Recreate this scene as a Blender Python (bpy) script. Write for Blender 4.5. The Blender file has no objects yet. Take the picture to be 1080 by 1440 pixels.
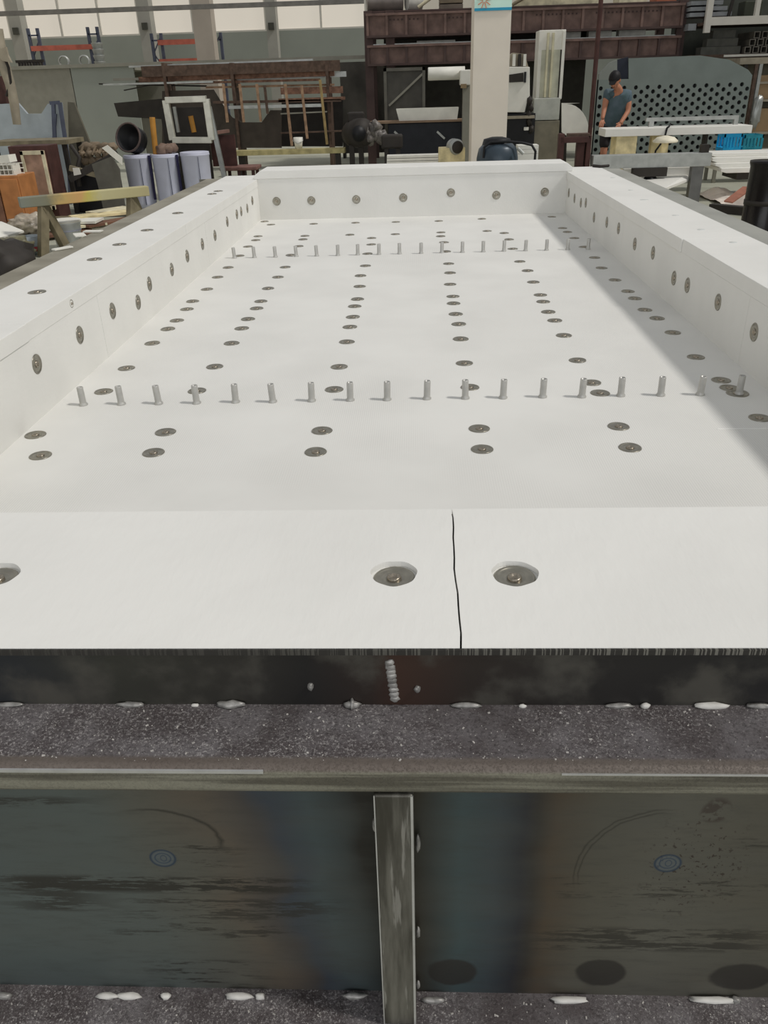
import bpy, bmesh, math, random
from mathutils import Vector, Matrix, noise
random.seed(7)
S = bpy.context.scene
COL = S.collection
# ------------------------------------------------------------------ camera
F, PITCH, YAW, ROLL = 1130.2, math.radians(28.116), math.radians(2.747), math.radians(-1.755)
CAM = Vector((0, 0, 1.62))
fwd = Vector((-math.sin(YAW)*math.cos(PITCH), math.cos(YAW)*math.cos(PITCH), -math.sin(PITCH)))
rt0 = Vector((math.cos(YAW), math.sin(YAW), 0)); up0 = rt0.cross(fwd)
rt = math.cos(ROLL)*rt0 + math.sin(ROLL)*up0
up = -math.sin(ROLL)*rt0 + math.cos(ROLL)*up0
cd = bpy.data.cameras.new('camera'); cam = bpy.data.objects.new('camera', cd); COL.objects.link(cam)
m = Matrix.Identity(4)
for i in range(3):
    m[i][0] = rt[i]; m[i][1] = up[i]; m[i][2] = -fwd[i]; m[i][3] = CAM[i]
cam.matrix_world = m
cd.sensor_fit = 'VERTICAL'; cd.sensor_height = 36; cd.lens = 36*F/1440; cd.clip_start = .05; cd.clip_end = 200
S.camera = cam
# ------------------------------------------------------------------ light and exposure
w = bpy.data.worlds.new('world'); S.world = w; w.use_nodes = True
w.node_tree.nodes['Background'].inputs[0].default_value = (.95, .97, 1, 1)
w.node_tree.nodes['Background'].inputs[1].default_value = .45
sl = bpy.data.lights.new('sun', 'SUN'); sun = bpy.data.objects.new('sun', sl); COL.objects.link(sun)
sl.energy = 1.8; sl.angle = math.radians(6); sl.color = (1, .965, .92)
EL, AZ = math.radians(51), math.radians(-12)
sdir = Vector((math.cos(EL)*math.cos(AZ), math.cos(EL)*math.sin(AZ), math.sin(EL)))
sun.rotation_euler = sdir.to_track_quat('Z', 'Y').to_euler()
# fill light added behind the camera to lift the surfaces facing it
al = bpy.data.lights.new('rear_fill', 'AREA'); alo = bpy.data.objects.new('rear_fill', al); COL.objects.link(alo)
al.shape = 'RECTANGLE'; al.size = 18; al.size_y = 7; al.energy = 840; al.color = (.97, .98, 1)
alo.location = (0, -12, 3.6); alo.rotation_euler = (math.radians(90), 0, 0)
S.view_settings.view_transform = 'Standard'; S.view_settings.look = 'None'
S.view_settings.exposure = -0.06; S.view_settings.gamma = 1; S.view_settings.use_curve_mapping = False

# ------------------------------------------------------------------ helpers
def ray(x, y): return rt*(x-540) - up*(y-720) + fwd*F
def at(x, y, Y): d = ray(x, y); return CAM + d*(Y/d.y)              # photo point -> world point at distance Y
def fl(x, y, z): d = ray(x, y); return CAM + d*((z-CAM.z)/d.z)      # ... on a level plane
def onx(x, y, X): d = ray(x, y); return CAM + d*(X/d.x)

def lin(c):
    return tuple(((v/255)/12.92 if v/255 <= .04045 else ((v/255+.055)/1.055)**2.4) for v in c)
MATS = {}
def mat(name, c, rough=.7, metal=0, var=.12, scale=6, bump=0, bscale=60, k=1.0, c2=None, emis=0, spec=.3):
    if name in MATS: return MATS[name]
    m = bpy.data.materials.new(name); m.use_nodes = True; nt = m.node_tree; b = nt.nodes['Principled BSDF']
    L = [min(.95, v*k) for v in lin(c)]
    L2 = [min(.95, v*k) for v in lin(c2)] if c2 else [v*(1-var*2) for v in L]
    tc = nt.nodes.new('ShaderNodeTexCoord'); n = nt.nodes.new('ShaderNodeTexNoise'); n.inputs['Scale'].default_value = scale; n.inputs['Detail'].default_value = 5
    r = nt.nodes.new('ShaderNodeValToRGB'); r.color_ramp.elements[0].position = .35; r.color_ramp.elements[1].position = .65
    r.color_ramp.elements[0].color = (*L2, 1); r.color_ramp.elements[1].color = (*L, 1)
    nt.links.new(tc.outputs['Object'], n.inputs['Vector']); nt.links.new(n.outputs['Fac'], r.inputs[0]); nt.links.new(r.outputs[0], b.inputs['Base Color'])
    b.inputs['Roughness'].default_value = rough; b.inputs['Metallic'].default_value = metal; b.inputs['Specular IOR Level'].default_value = spec
    if bump:
        n2 = nt.nodes.new('ShaderNodeTexNoise'); n2.inputs['Scale'].default_value = bscale; n2.inputs['Detail'].default_value = 6
        bp = nt.nodes.new('ShaderNodeBump'); bp.inputs['Strength'].default_value = bump; bp.inputs['Distance'].default_value = .01
        nt.links.new(tc.outputs['Object'], n2.inputs['Vector']); nt.links.new(n2.outputs['Fac'], bp.inputs['Height']); nt.links.new(bp.outputs[0], b.inputs['Normal'])
    if emis:
        b.inputs['Emission Color'].default_value = (*lin(c), 1); b.inputs['Emission Strength'].default_value = emis
    MATS[name] = m
    return m

class MB:
    def __init__(s): s.v = []; s.f = []; s.sm = []
    def add(s, vs, fs, smooth=False):
        o = len(s.v); s.v += [tuple(v) for v in vs]; s.f += [tuple(i+o for i in f) for f in fs]; s.sm += [smooth]*len(fs); return s
    def obox(s, c, d, R=None):
        R = R or Matrix.Identity(3); c = Vector(c); vs = [c + R @ Vector((x*d[0]/2, y*d[1]/2, z*d[2]/2)) for x in (-1, 1) for y in (-1, 1) for z in (-1, 1)]
        return s.add(vs, [(0,1,3,2), (4,6,7,5), (0,4,5,1), (2,3,7,6), (0,2,6,4), (1,5,7,3)])
    def box(s, x0, x1, y0, y1, z0, z1):
        return s.obox(((x0+x1)/2, (y0+y1)/2, (z0+z1)/2), (abs(x1-x0), abs(y1-y0), abs(z1-z0)))
    def bar(s, p, q, w, h, upv=(0,0,1)):
        p, q = Vector(p), Vector(q); d = (q-p); a = d.normalized(); u = Vector(upv)
        if abs(a.dot(u)) > .97: u = Vector((0,1,0))
        b = u.cross(a).normalized(); c = a.cross(b)
        R = Matrix((a, b, c)).transposed()
        return s.obox((p+q)/2, (d.length, w, h), R)
    def tube(s, pts, r, n=10, caps=True):
        pts = [Vector(p) for p in pts]; rs = r if isinstance(r, (list, tuple)) else [r]*len(pts); vs = []; prev = None
        for i, p in enumerate(pts):
            t = (pts[min(i+1, len(pts)-1)] - pts[max(i-1, 0)]).normalized()
            u = prev if prev is not None else (Vector((0,0,1)) if abs(t.z) < .9 else Vector((1,0,0)))
            a = (u - t*u.dot(t)).normalized(); b = t.cross(a); prev = a
            vs += [p + (a*math.cos(2*math.pi*k/n) + b*math.sin(2*math.pi*k/n))*rs[i] for k in range(n)]
        fs = [(i*n+k, i*n+(k+1) % n, (i+1)*n+(k+1) % n, (i+1)*n+k) for i in range(len(pts)-1) for k in range(n)]
        s.add(vs, fs, True)
        if caps:
            s.add(vs[:n], [tuple(range(n))[::-1]]); s.add(vs[-n:], [tuple(range(n))])
        return s
    def lathe(s, prof, c=(0,0,0), n=24, axis=None, smooth=True):
        c = Vector(c); R = Vector(axis).to_track_quat('Z', 'Y').to_matrix() if axis else Matrix.Identity(3); vs = []
        for (r, z) in prof: vs += [c + R @ Vector((r*math.cos(2*math.pi*k/n), r*math.sin(2*math.pi*k/n), z)) for k in range(n)]
        fs = [(i*n+k, i*n+(k+1) % n, (i+1)*n+(k+1) % n, (i+1)*n+k) for i in range(len(prof)-1) for k in range(n)]
        return s.add(vs, fs, smooth)
    def prism(s, poly, y0, y1):                                       # polygon in X-Z, extruded along Y
        n = len(poly); vs = [(x, y0, z) for x, z in poly] + [(x, y1, z) for x, z in poly]
        return s.add(vs, [tuple(range(n)), tuple(range(n, 2*n))[::-1]] + [(i, i+n, (i+1) % n+n, (i+1) % n) for i in range(n)])
    def extr(s, poly, d):                                             # any planar polygon, extruded by a vector
        n = len(poly); d = Vector(d); vs = [Vector(p) for p in poly] + [Vector(p)+d for p in poly]
        return s.add(vs, [tuple(range(n)), tuple(range(n, 2*n))[::-1]] + [(i, i+n, (i+1) % n+n, (i+1) % n) for i in range(n)])
    def mesh(s, name):
        me = bpy.data.meshes.new(name); me.from_pydata(s.v, [], s.f); me.polygons.foreach_set('use_smooth', s.sm); me.validate()
        bm = bmesh.new(); bm.from_mesh(me); bmesh.ops.recalc_face_normals(bm, faces=bm.faces); bm.to_mesh(me); bm.free()
        return me

WL = {}                                                               # world location of every object made
def link(name, me, m, parent=None, loc=None, rot=None, bev=0):
    o = bpy.data.objects.new(name, me); COL.objects.link(o)
    if m and not me.materials: me.materials.append(m)
    wl = Vector(loc) if loc is not None else Vector((0, 0, 0))
    if parent: o.parent = parent; o.location = wl - WL[parent]
    else: o.location = wl
    if rot is not None: o.rotation_euler = rot
    WL[o] = wl
    if bev:
        b = o.modifiers.new('bevel', 'BEVEL'); b.width = bev; b.segments = 2; b.limit_method = 'ANGLE'
    return o
def part(name, mb, m, parent, bev=0, **kw): return link(name, mb.mesh(name), m, parent, bev=bev, **kw)
def thing(name, label, cat, loc, group=None):
    o = bpy.data.objects.new(name, None); COL.objects.link(o); o.empty_display_size = .1; o.location = loc; WL[o] = Vector(loc)
    o['label'] = label; o['category'] = cat
    if group: o['group'] = group
    return o
def single(name, label, cat, mb, m, group=None, kind=None, bev=0):
    me = mb.mesh(name); vs = [v.co for v in me.vertices]
    c = Vector(((min(v.x for v in vs)+max(v.x for v in vs))/2, (min(v.y for v in vs)+max(v.y for v in vs))/2, min(v.z for v in vs)))
    me.transform(Matrix.Translation(-c)); o = link(name, me, m, loc=c, bev=bev)
    o['label'] = label; o['category'] = cat
    if group: o['group'] = group
    if kind: o['kind'] = kind
    return o
def struct(name, mb, m, parent=None, label=None, bev=0):
    o = part(name, mb, m, parent, bev)
    if not parent: o['kind'] = 'structure'
    if label: o['label'] = label
    return o
def pbox(mb, x0, y0, x1, y1, Y, dep, z0=None):                        # upright box whose front spans a photo rectangle at distance Y
    ym, xm = (y0+y1)/2, (x0+x1)/2
    a, b = at(x0, ym, Y), at(x1, ym, Y); t, u = at(xm, y0, Y), at(xm, y1, Y)
    return mb.box(a.x, b.x, Y, Y+dep, u.z if z0 is None else z0, t.z)
def blob(mb, c, r, amp=.3, fr=3, sub=2, seed=0):
    bm = bmesh.new(); bmesh.ops.create_icosphere(bm, subdivisions=sub, radius=1)
    for v in bm.verts:
        n = noise.noise(v.co*fr + Vector((seed*7.1, seed*3.3, 0))); v.co *= 1 + amp*n
    vs = [Vector(c) + Vector((v.co.x*r[0], v.co.y*r[1], v.co.z*r[2])) for v in bm.verts]
    fs = [tuple(v.index for v in f.verts) for f in bm.faces]; bm.free()
    return mb.add(vs, fs, True)

# ------------------------------------------------------------------ node shorthand for the stained steel
class NT:
    def __init__(s, name, rough=.5, metal=.3):
        s.m = bpy.data.materials.new(name); s.m.use_nodes = True; s.t = s.m.node_tree; s.b = s.t.nodes['Principled BSDF']
        s.b.inputs['Roughness'].default_value = rough; s.b.inputs['Metallic'].default_value = metal; s.b.inputs['Specular IOR Level'].default_value = .35
        s.tc = s.t.nodes.new('ShaderNodeTexCoord').outputs['Object']
    def put(s, sock, v):
        if isinstance(v, bpy.types.NodeSocket): s.t.links.new(v, sock)
        else: sock.default_value = v
    def math(s, op, a, b=0, c=0, clamp=False):
        n = s.t.nodes.new('ShaderNodeMath'); n.operation = op; n.use_clamp = clamp
        for i, v in enumerate((a, b, c)): s.put(n.inputs[i], v)
        return n.outputs[0]
    def map(s, sc=(1,1,1), loc=(0,0,0)):
        n = s.t.nodes.new('ShaderNodeMapping'); s.put(n.inputs['Vector'], s.tc); n.inputs['Scale'].default_value = sc; n.inputs['Location'].default_value = loc
        return n.outputs[0]
    def noise(s, scale=5, sc=(1,1,1), detail=4, loc=(0,0,0), rough=.55, dist=0):
        n = s.t.nodes.new('ShaderNodeTexNoise'); s.put(n.inputs['Vector'], s.map(sc, loc)); n.inputs['Scale'].default_value = scale
        n.inputs['Detail'].default_value = detail; n.inputs['Roughness'].default_value = rough; n.inputs['Distortion'].default_value = dist
        return n.outputs['Fac']
    def xyz(s):
        n = s.t.nodes.new('ShaderNodeSeparateXYZ'); s.put(n.inputs[0], s.tc); return n.outputs
    def ramp(s, f, stops, inter='LINEAR'):
        n = s.t.nodes.new('ShaderNodeValToRGB'); e = n.color_ramp.elements; n.color_ramp.interpolation = inter
        for i, (p, c) in enumerate(stops):
            x = e[i] if i < 2 else e.new(p)
            x.position = p; x.color = (*c, 1) if len(c) == 3 else c
        s.put(n.inputs[0], f); return n.outputs[0]
    def sstep(s, x, a, b, o0=0., o1=1.):
        n = s.t.nodes.new('ShaderNodeMapRange'); n.interpolation_type = 'SMOOTHSTEP'; s.put(n.inputs[0], x)
        for i, v in enumerate((a, b, o0, o1)): n.inputs[i+1].default_value = v
        return n.outputs[0]
    def mix(s, f, a, b):
        n = s.t.nodes.new('ShaderNodeMix'); n.data_type = 'RGBA'; s.put(n.inputs[0], f)
        for i, v in ((6, a), (7, b)):
            s.put(n.inputs[i], v if isinstance(v, bpy.types.NodeSocket) else (*v, 1))
        return n.outputs[2]
    def ell(s, cx, cz, rx, rz, wob=0.):                                # normalised distance from an ellipse's centre in X-Z
        x = s.xyz(); dx = s.math('DIVIDE', s.math('SUBTRACT', x[0], cx), rx); dz = s.math('DIVIDE', s.math('SUBTRACT', x[2], cz), rz)
        d = s.math('SQRT', s.math('ADD', s.math('MULTIPLY', dx, dx), s.math('MULTIPLY', dz, dz)))
        return s.math('ADD', d, s.math('MULTIPLY', s.math('SUBTRACT', s.noise(30, detail=3), .5), wob)) if wob else d
    def bump(s, h, st=.3, d=.002):
        n = s.t.nodes.new('ShaderNodeBump'); n.inputs['Strength'].default_value = st; n.inputs['Distance'].default_value = d; s.put(n.inputs['Height'], h); s.put(s.b.inputs['Normal'], n.outputs[0])
    def done(s, c): s.put(s.b.inputs['Base Color'], c); return s.m

def K(c, k=1.0): return tuple(min(.95, v*k) for v in lin(c))

# ================================================================== SETTING
m_floor = mat('floor_concrete', (150, 150, 136), .7, var=.08, scale=1.5, k=1.35)
m_cream = mat('cream_paint', (226, 218, 204), .8, var=.02, scale=1, k=1.05)
m_dado = mat('grey_green_dado', (138, 142, 134), .8, var=.04, scale=1, k=1.2)
m_col = mat('grey_column', (150, 148, 140), .8, var=.05, scale=2, k=1.15)
m_colb = mat('pinkish_column', (172, 162, 150), .8, var=.05, scale=2, k=1.1)
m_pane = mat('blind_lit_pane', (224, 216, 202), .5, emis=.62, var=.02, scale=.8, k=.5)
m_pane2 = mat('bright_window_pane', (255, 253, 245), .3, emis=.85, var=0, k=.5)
m_frame = mat('window_frame_white', (206, 202, 192), .6, var=.03)
struct('floor', MB().box(-17, 14, -4, 32.6, -.2, 0), m_floor)
WB = 32
DZ = 3.28
WX = [-17, at(11, 30, WB).x, at(194, 30, WB).x+.35, at(275, 30, WB).x, at(373, 30, WB).x, at(522, 30, WB).x]
wb = MB(); wb.box(-17, 14, WB, WB+.3, 0, DZ).box(WX[-1], 14, WB, WB+.3, DZ, 8).box(-17, WX[-1], WB, WB+.3, 7.6, 8)
wallb = struct('wall_back', wb, m_cream)
part('dado', MB().box(-17, 14, WB-.05, WB-.001, 0, DZ), m_dado, wallb)
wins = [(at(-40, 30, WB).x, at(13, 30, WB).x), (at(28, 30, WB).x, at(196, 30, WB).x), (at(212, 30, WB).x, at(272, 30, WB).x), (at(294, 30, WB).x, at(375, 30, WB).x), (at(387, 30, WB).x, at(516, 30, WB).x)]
ZM = 4.62
piers = [-17]+[v for p in wins for v in p]+[WX[-1]]
for i in range(0, len(piers), 2): part('pier', MB().box(piers[i], piers[i+1], WB, WB+.3, DZ, 7.6), m_cream, wallb)
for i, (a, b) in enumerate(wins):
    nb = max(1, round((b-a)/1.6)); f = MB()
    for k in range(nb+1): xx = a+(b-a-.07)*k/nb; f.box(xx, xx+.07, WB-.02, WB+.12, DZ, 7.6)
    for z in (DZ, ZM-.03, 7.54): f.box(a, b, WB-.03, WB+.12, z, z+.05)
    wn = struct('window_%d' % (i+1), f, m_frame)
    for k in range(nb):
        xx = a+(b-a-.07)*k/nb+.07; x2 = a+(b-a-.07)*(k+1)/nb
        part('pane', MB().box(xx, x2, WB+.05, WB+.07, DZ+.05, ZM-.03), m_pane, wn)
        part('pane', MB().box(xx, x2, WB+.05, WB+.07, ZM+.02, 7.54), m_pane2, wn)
struct('wall_left', MB().box(-17.3, -17, -4, 32.6, 0, 8), m_cream)
struct('wall_right', MB().box(14, 14.3, -4, 32.6, 0, 8), m_dado)
# columns in front of the back wall: (photo x at y=30, width px, Y, material)
m_box = mat('switch_box', (70, 70, 62), .5, k=1)
for i, (px, wd, Y, mm) in enumerate([(20, 17, 30.5, m_col), (203, 17, 30.5, m_col), (284, 26, 26, m_colb), (381, 14, 30.5, m_col)]):
    c = at(px, 30, Y); hw = wd/2*Y/1281
    b = MB().box(c.x-hw, c.x+hw, Y, Y+.5, 0, 7.9)
    cc = struct('wall_column', b, mm)
    if i != 2:
        z = at(px, (44, 37, 37)[(0, 1, 1, 2)[i]], Y).z
        part('switch_box', MB().box(c.x-.09, c.x+.09, Y-.08, Y, z-.1, z+.1), m_box, cc)
# large square pillar near the middle
PY = 13.0
pa, pb = at(665, 110, PY), at(715.5, 110, PY)
m_pil = mat('pillar_plaster', (196, 188, 176), .85, var=.03, scale=2.5, k=1.45, bump=.1, bscale=8)
m_stripe = mat('sign_blue_stripe', (40, 150, 185), .5, var=.02, k=1.1)
m_sign = mat('sign_mint', (180, 216, 196), .5, var=.02, k=1.5)
m_orange = mat('sign_orange', (214, 120, 76), .5, var=.02, k=1.1)
pil = struct('pillar', MB().box(pa.x, pb.x, PY, PY+.62, 0, 7.9), m_pil)
pil['label'] = 'square plastered pillar rising behind the white tray'
zs, zt = at(690, 15, PY).z, at(690, 11, PY).z
sg = thing('wall_sign', 'mint sign with orange starburst and blue bottom stripe on the pillar', 'sign', (pa.x/2+pb.x/2, PY, zs))
part('board', MB().box(pa.x, pb.x, PY-.012, PY-.001, zt, zt+.75), m_sign, sg)
part('stripe', MB().box(pa.x, pb.x, PY-.016, PY-.001, zs, zt), m_stripe, sg)
star = MB(); sc = at(681, 1, PY)
for k in range(9):
    a = math.radians(k*40+8); d = Vector((math.cos(a), 0, math.sin(a)))
    star.bar(sc+d*.02+Vector((0, -.018, 0)), sc+d*.095+Vector((0, -.018, 0)), .014, .008)
part('starburst', star, m_orange, sg)
# crane rail crossing in front of the windows
p0, p1 = at(-40, 19, 25), at(512, 6, 25)
single('overhead_rail', 'thin grey horizontal rail running high across the cream wall', 'rail',
       MB().bar((p0.x, 25, p0.z-.03), (p1.x, 25, p0.z-.03), .1, .11), mat('rail_steel', (125, 122, 116), .5, .3, k=1.1))

# ================================================================== THE TRAY (furnace lid lying face up)
XL, XR, XLo, XRo = -1.157, 1.097, -1.447, 1.374
Y0, Y1, YB = .775, 1.13, 6.29
T, Z0 = 1.02, .737
bed = thing('furnace_tray', 'large steel tray lined with white insulation boards, filling the foreground', 'furnace part', (0, 3.5, 0))
def fibre(name, weave):
    n = NT(name, .9, 0); n.b.inputs['Specular IOR Level'].default_value = .15
    v = n.noise(3, detail=3); c = n.mix(n.sstep(v, .35, .7), K((227, 226, 221)), K((222, 221, 216)))
    if weave:
        x = n.xyz(); wv = n.math('SINE', n.math('MULTIPLY', x[0], 2*math.pi/.0062)); wy = n.math('SINE', n.math('MULTIPLY', x[1], 2*math.pi/.009))
        msk = n.sstep(n.noise(2.2, detail=1, loc=(3, 1, 0)), .35, .65)
        h = n.math('ADD', n.math('MULTIPLY', wv, .5), n.math('MULTIPLY', wy, .2))
        c = n.mix(n.math('MULTIPLY', n.math('MULTIPLY', n.math('ADD', wv, 1), .5), n.math('MULTIPLY', msk, .34)), c, K((196, 195, 190)))
        n.bump(n.math('MULTIPLY', h, msk), .25, .0006)
    else:
        h = n.math('ADD', n.noise(9, detail=4), n.math('MULTIPLY', n.noise(90, sc=(1, .3, 1), detail=3), .35))
        n.bump(h, .32, .006)
    return n.done(c)
m_fib = fibre('fibre_board', False); m_weave = fibre('woven_fibre_board', True)
m_beige = mat('fibre_board_beige', (222, 219, 207), .9, var=.02, scale=3)
m_slot = mat('gap_dark', (38, 37, 34), .9)
# front rim: two boards, a slightly crooked seam, real countersunk holes
HOLES = [tuple(fl(x, y, T))[:2] for x, y in ((554, 806), (724, 806), (-6, 808))]
def rim_board(x0, x1, s0, s1, hs):
    """board with a wavy seam edge and round holes; s0/s1 wave the left/right edge"""
    mb = MB(); n = 12
    ed = lambda t, s: s*(.0012*math.sin(t*9)+.0007*math.sin(t*23)+.003*(t-.5))
    poly = [(x0+ed(i/n, s0), Y0+(Y1-Y0)*i/n) for i in range(n+1)] + [(x1+ed(i/n, s1), Y0+(Y1-Y0)*i/n) for i in range(n, -1, -1)]
    mb.extr([(x, y, .945) for x, y in poly], (0, 0, T-.945))
    o = part('rim_board', mb, m_fib, bed)
    for hx, hy in hs:
        c = MB(); k = 44; vs = []
        pr = [(.0322*(1+.025*math.sin(a*3+hx*9)+.018*math.sin(a*7)), a) for a in [2*math.pi*i/k for i in range(k)]]
        c.extr([(hx+r*math.cos(a), hy+r*math.sin(a), T-.009) for r, a in pr], (0, 0, .05))
        cut = link('cutter', c.mesh('cutter'), None)
        bo = o.modifiers.new('hole', 'BOOLEAN'); bo.object = cut; bo.operation = 'DIFFERENCE'; bo.solver = 'EXACT'
    dg = bpy.context.evaluated_depsgraph_get(); me = bpy.data.meshes.new_from_object(o.evaluated_get(dg))
    o.modifiers.clear(); o.data = me
    for q in [q for q in COL.objects if q.name.startswith('cutter')]:
        WL.pop(q, None); bpy.data.objects.remove(q)
    return o
SX = .0515
rim_board(XLo, SX-.0012, 0, 1, [HOLES[0], HOLES[2]])
rim_board(SX+.0012, XRo, 1, 0, [HOLES[1]])
part('joint_filler', MB().box(SX-.008, SX+.008, Y0+.002, Y1-.002, .946, T-.008), m_slot, bed)
# floor boards with hairline joints
ys = [Y1, 2.128, 4.3, YB]
for i in range(3):
    part('floor_board', MB().box(XL, XR, ys[i], ys[i+1], Z0-.05, Z0), m_weave, bed)
part('joint_filler', MB().box(.84, XR-.002, 2.126, 2.130, Z0-.001, Z0+.0008), mat('joint_white', (244, 244, 240), .9, var=.01), bed)
# side walls: body boards and cap boards
def wall(xa, xb, segs, off):
    s = 1 if xb > xa else -1                                          # xa = inner face
    for a, b in segs:
        part('wall_board', MB().box(xa, xb, a+.0006, b-.0006, Z0-.05, T-.052), m_fib, bed)
    for a, b, o_, mm in off:
        part('cap_board', MB().box(xa-s*o_, xb, a+.0008, b-.0008, T-.052, T), mm, bed, bev=.002)
ycap = onx(958, 357, XR).y
wall(XL, XLo, [(Y1, 2.9), (2.9, 4.6), (4.6, YB)], [(Y1, 2.32, .004, m_fib), (2.32, 4.2, .0015, m_fib), (4.2, YB, .0015, m_fib)])
wall(XR, XRo, [(Y1, 2.7), (2.7, 4.5), (4.5, YB)], [(Y1, ycap, .0008, m_fib), (ycap, YB, .007, m_fib)])
part('end_wall_board', MB().box(XLo, XRo, YB, YB+.31, Z0-.05, T), m_fib, bed)
zc = 1.078
poly = [(XL-.02, T+.001), (XR+.03, T+.001), (XR+.03, zc-.03), (XR-.01, zc), (XL+.03, zc), (XL-.02, zc-.035)]
part('end_cap_board', MB().prism(poly, YB-.006, YB+.31), m_fib, bed, bev=.003)
# steel shell
m_black = NT('black_plate', .42, .35)
x = m_black.xyz()
c = m_black.ramp(m_black.math('MULTIPLY_ADD', x[0], 1, .5), [(0, K((46,48,50), .95)), (.12, K((58,58,52), .95)), (.28, K((54,52,48), .95)), (.36, K((40,39,38), .95)), (.44, K((50,42,38), .95)), (.47, K((66,48,40), .95)), (.56, K((52,46,42), .95)), (.68, K((46,44,42), .95)), (1, K((40,40,40), .95))])
c = m_black.mix(m_black.sstep(m_black.noise(9, detail=7), .46, .66), c, K((76,74,68), 1.05))
m_black.bump(m_black.noise(40), .15); m_black = m_black.done(c)
mt = NT('edge_band', .7, .1)
tick = mt.math('GREATER_THAN', mt.noise(420, sc=(1, .05, .02), detail=1), .55)
c = mt.mix(mt.math('MULTIPLY', tick, mt.sstep(mt.xyz()[0], -.35, .35, .12, .8)), K((44, 42, 38), 1.0), K((112, 110, 102), 1.0)); m_edge = mt.done(c)
part('edge_band', MB().box(XLo-.06, XRo+.06, Y0-.0035, Y0, T-.0085, T-.001), m_edge, bed)
part('front_plate', MB().box(-1.66, 1.52, Y0-.001, Y0+.012, .93, T-.0086), m_black, bed)
part('front_plate_backing', MB().box(-1.6, 1.48, Y0+.012, Y0+.02, .2, .944), m_black, bed)
# ledge: rectangular tube with rounded edges
sp = NT('speckled_steel', .55, .25)
base = sp.mix(sp.sstep(sp.noise(14, detail=6), .35, .68), K((74, 68, 68), 1.1), K((100, 96, 97), 1.15))
s1 = sp.sstep(sp.noise(330, detail=4, rough=.8), .50, .66)
s2 = sp.sstep(sp.noise(90, detail=5, rough=.7, loc=(4,1,0)), .60, .70)
dens = sp.sstep(sp.noise(5, detail=4, loc=(1,7,0)), .36, .62)
base = sp.mix(sp.math('MULTIPLY', s1, sp.math('MULTIPLY_ADD', dens, .62, .16)), base, K((182, 178, 176), 1.1))
base = sp.mix(sp.sstep(sp.noise(210, detail=4, rough=.8, loc=(9,2,1)), .5, .62, 0, .55), base, K((40, 36, 36), 1.1))
base = sp.mix(sp.math('MULTIPLY', s2, sp.math('MULTIPLY', dens, .5)), base, K((160, 154, 150), 1.1))
# clean brown strip along the front edge
yy = sp.xyz()
base = sp.mix(sp.math('MULTIPLY', sp.sstep(yy[1], .688, .680), sp.math('GREATER_THAN', yy[2], .7)), base, sp.mix(sp.noise(20, sc=(.2, 1, 1)), K((72, 62, 56), 1.35), K((96, 90, 84), 1.35)))
base = sp.mix(sp.math('MULTIPLY', sp.sstep(yy[2], .928, .922), sp.math('GREATER_THAN', yy[2], .7)), base, sp.mix(sp.sstep(sp.noise(22, sc=(.12, 1, 4), detail=5), .4, .62), K((72, 69, 60), 1.3), K((108, 106, 94), 1.35)))
sp.bump(sp.math('ADD', sp.math('ADD', s2, sp.noise(60)), sp.math('MULTIPLY', s1, .6)), .6, .0015); m_spk = sp.done(base)
def rtube(x0, x1, y0, y1, z0, z1, r=.009):
    n = 5; cs = [(y0+r, z1-r, 90), (y0+r, z0+r, 180), (y1-r, z0+r, 270), (y1-r, z1-r, 0)]; pts = []
    for cy, cz, a0 in cs:
        for i in range(n+1):
            a = math.radians(a0+90*i/n); pts.append((cy+r*math.cos(a), cz+r*math.sin(a)))
    k = len(pts); vs = [(x0, p, q) for p, q in pts]+[(x1, p, q) for p, q in pts]
    mb = MB(); mb.add(vs, [(i, (i+1) % k, (i+1) % k+k, i+k) for i in range(k)], True); mb.add(vs, [tuple(range(k))[::-1], tuple(range(k, 2*k))]); return mb
ZL = .932
part('top_rail', rtube(-1.66, 1.53, .668, Y0+.02, .889, ZL), m_spk, bed)
# thin bright strips along the rail's upper front edge
m_bright = mat('bright_steel', (190, 190, 188), .3, .6, var=.08, scale=30)
pz = fl(370, 1077, ZL); part('bright_strip', MB().box(-.62, pz.x, .6665, .6705, ZL-.0085, ZL-.0045), m_bright, bed)
part('bright_strip', MB().box(.16, .6, .6668, .6695, ZL-.0085, ZL-.0065), m_bright, bed)
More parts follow.
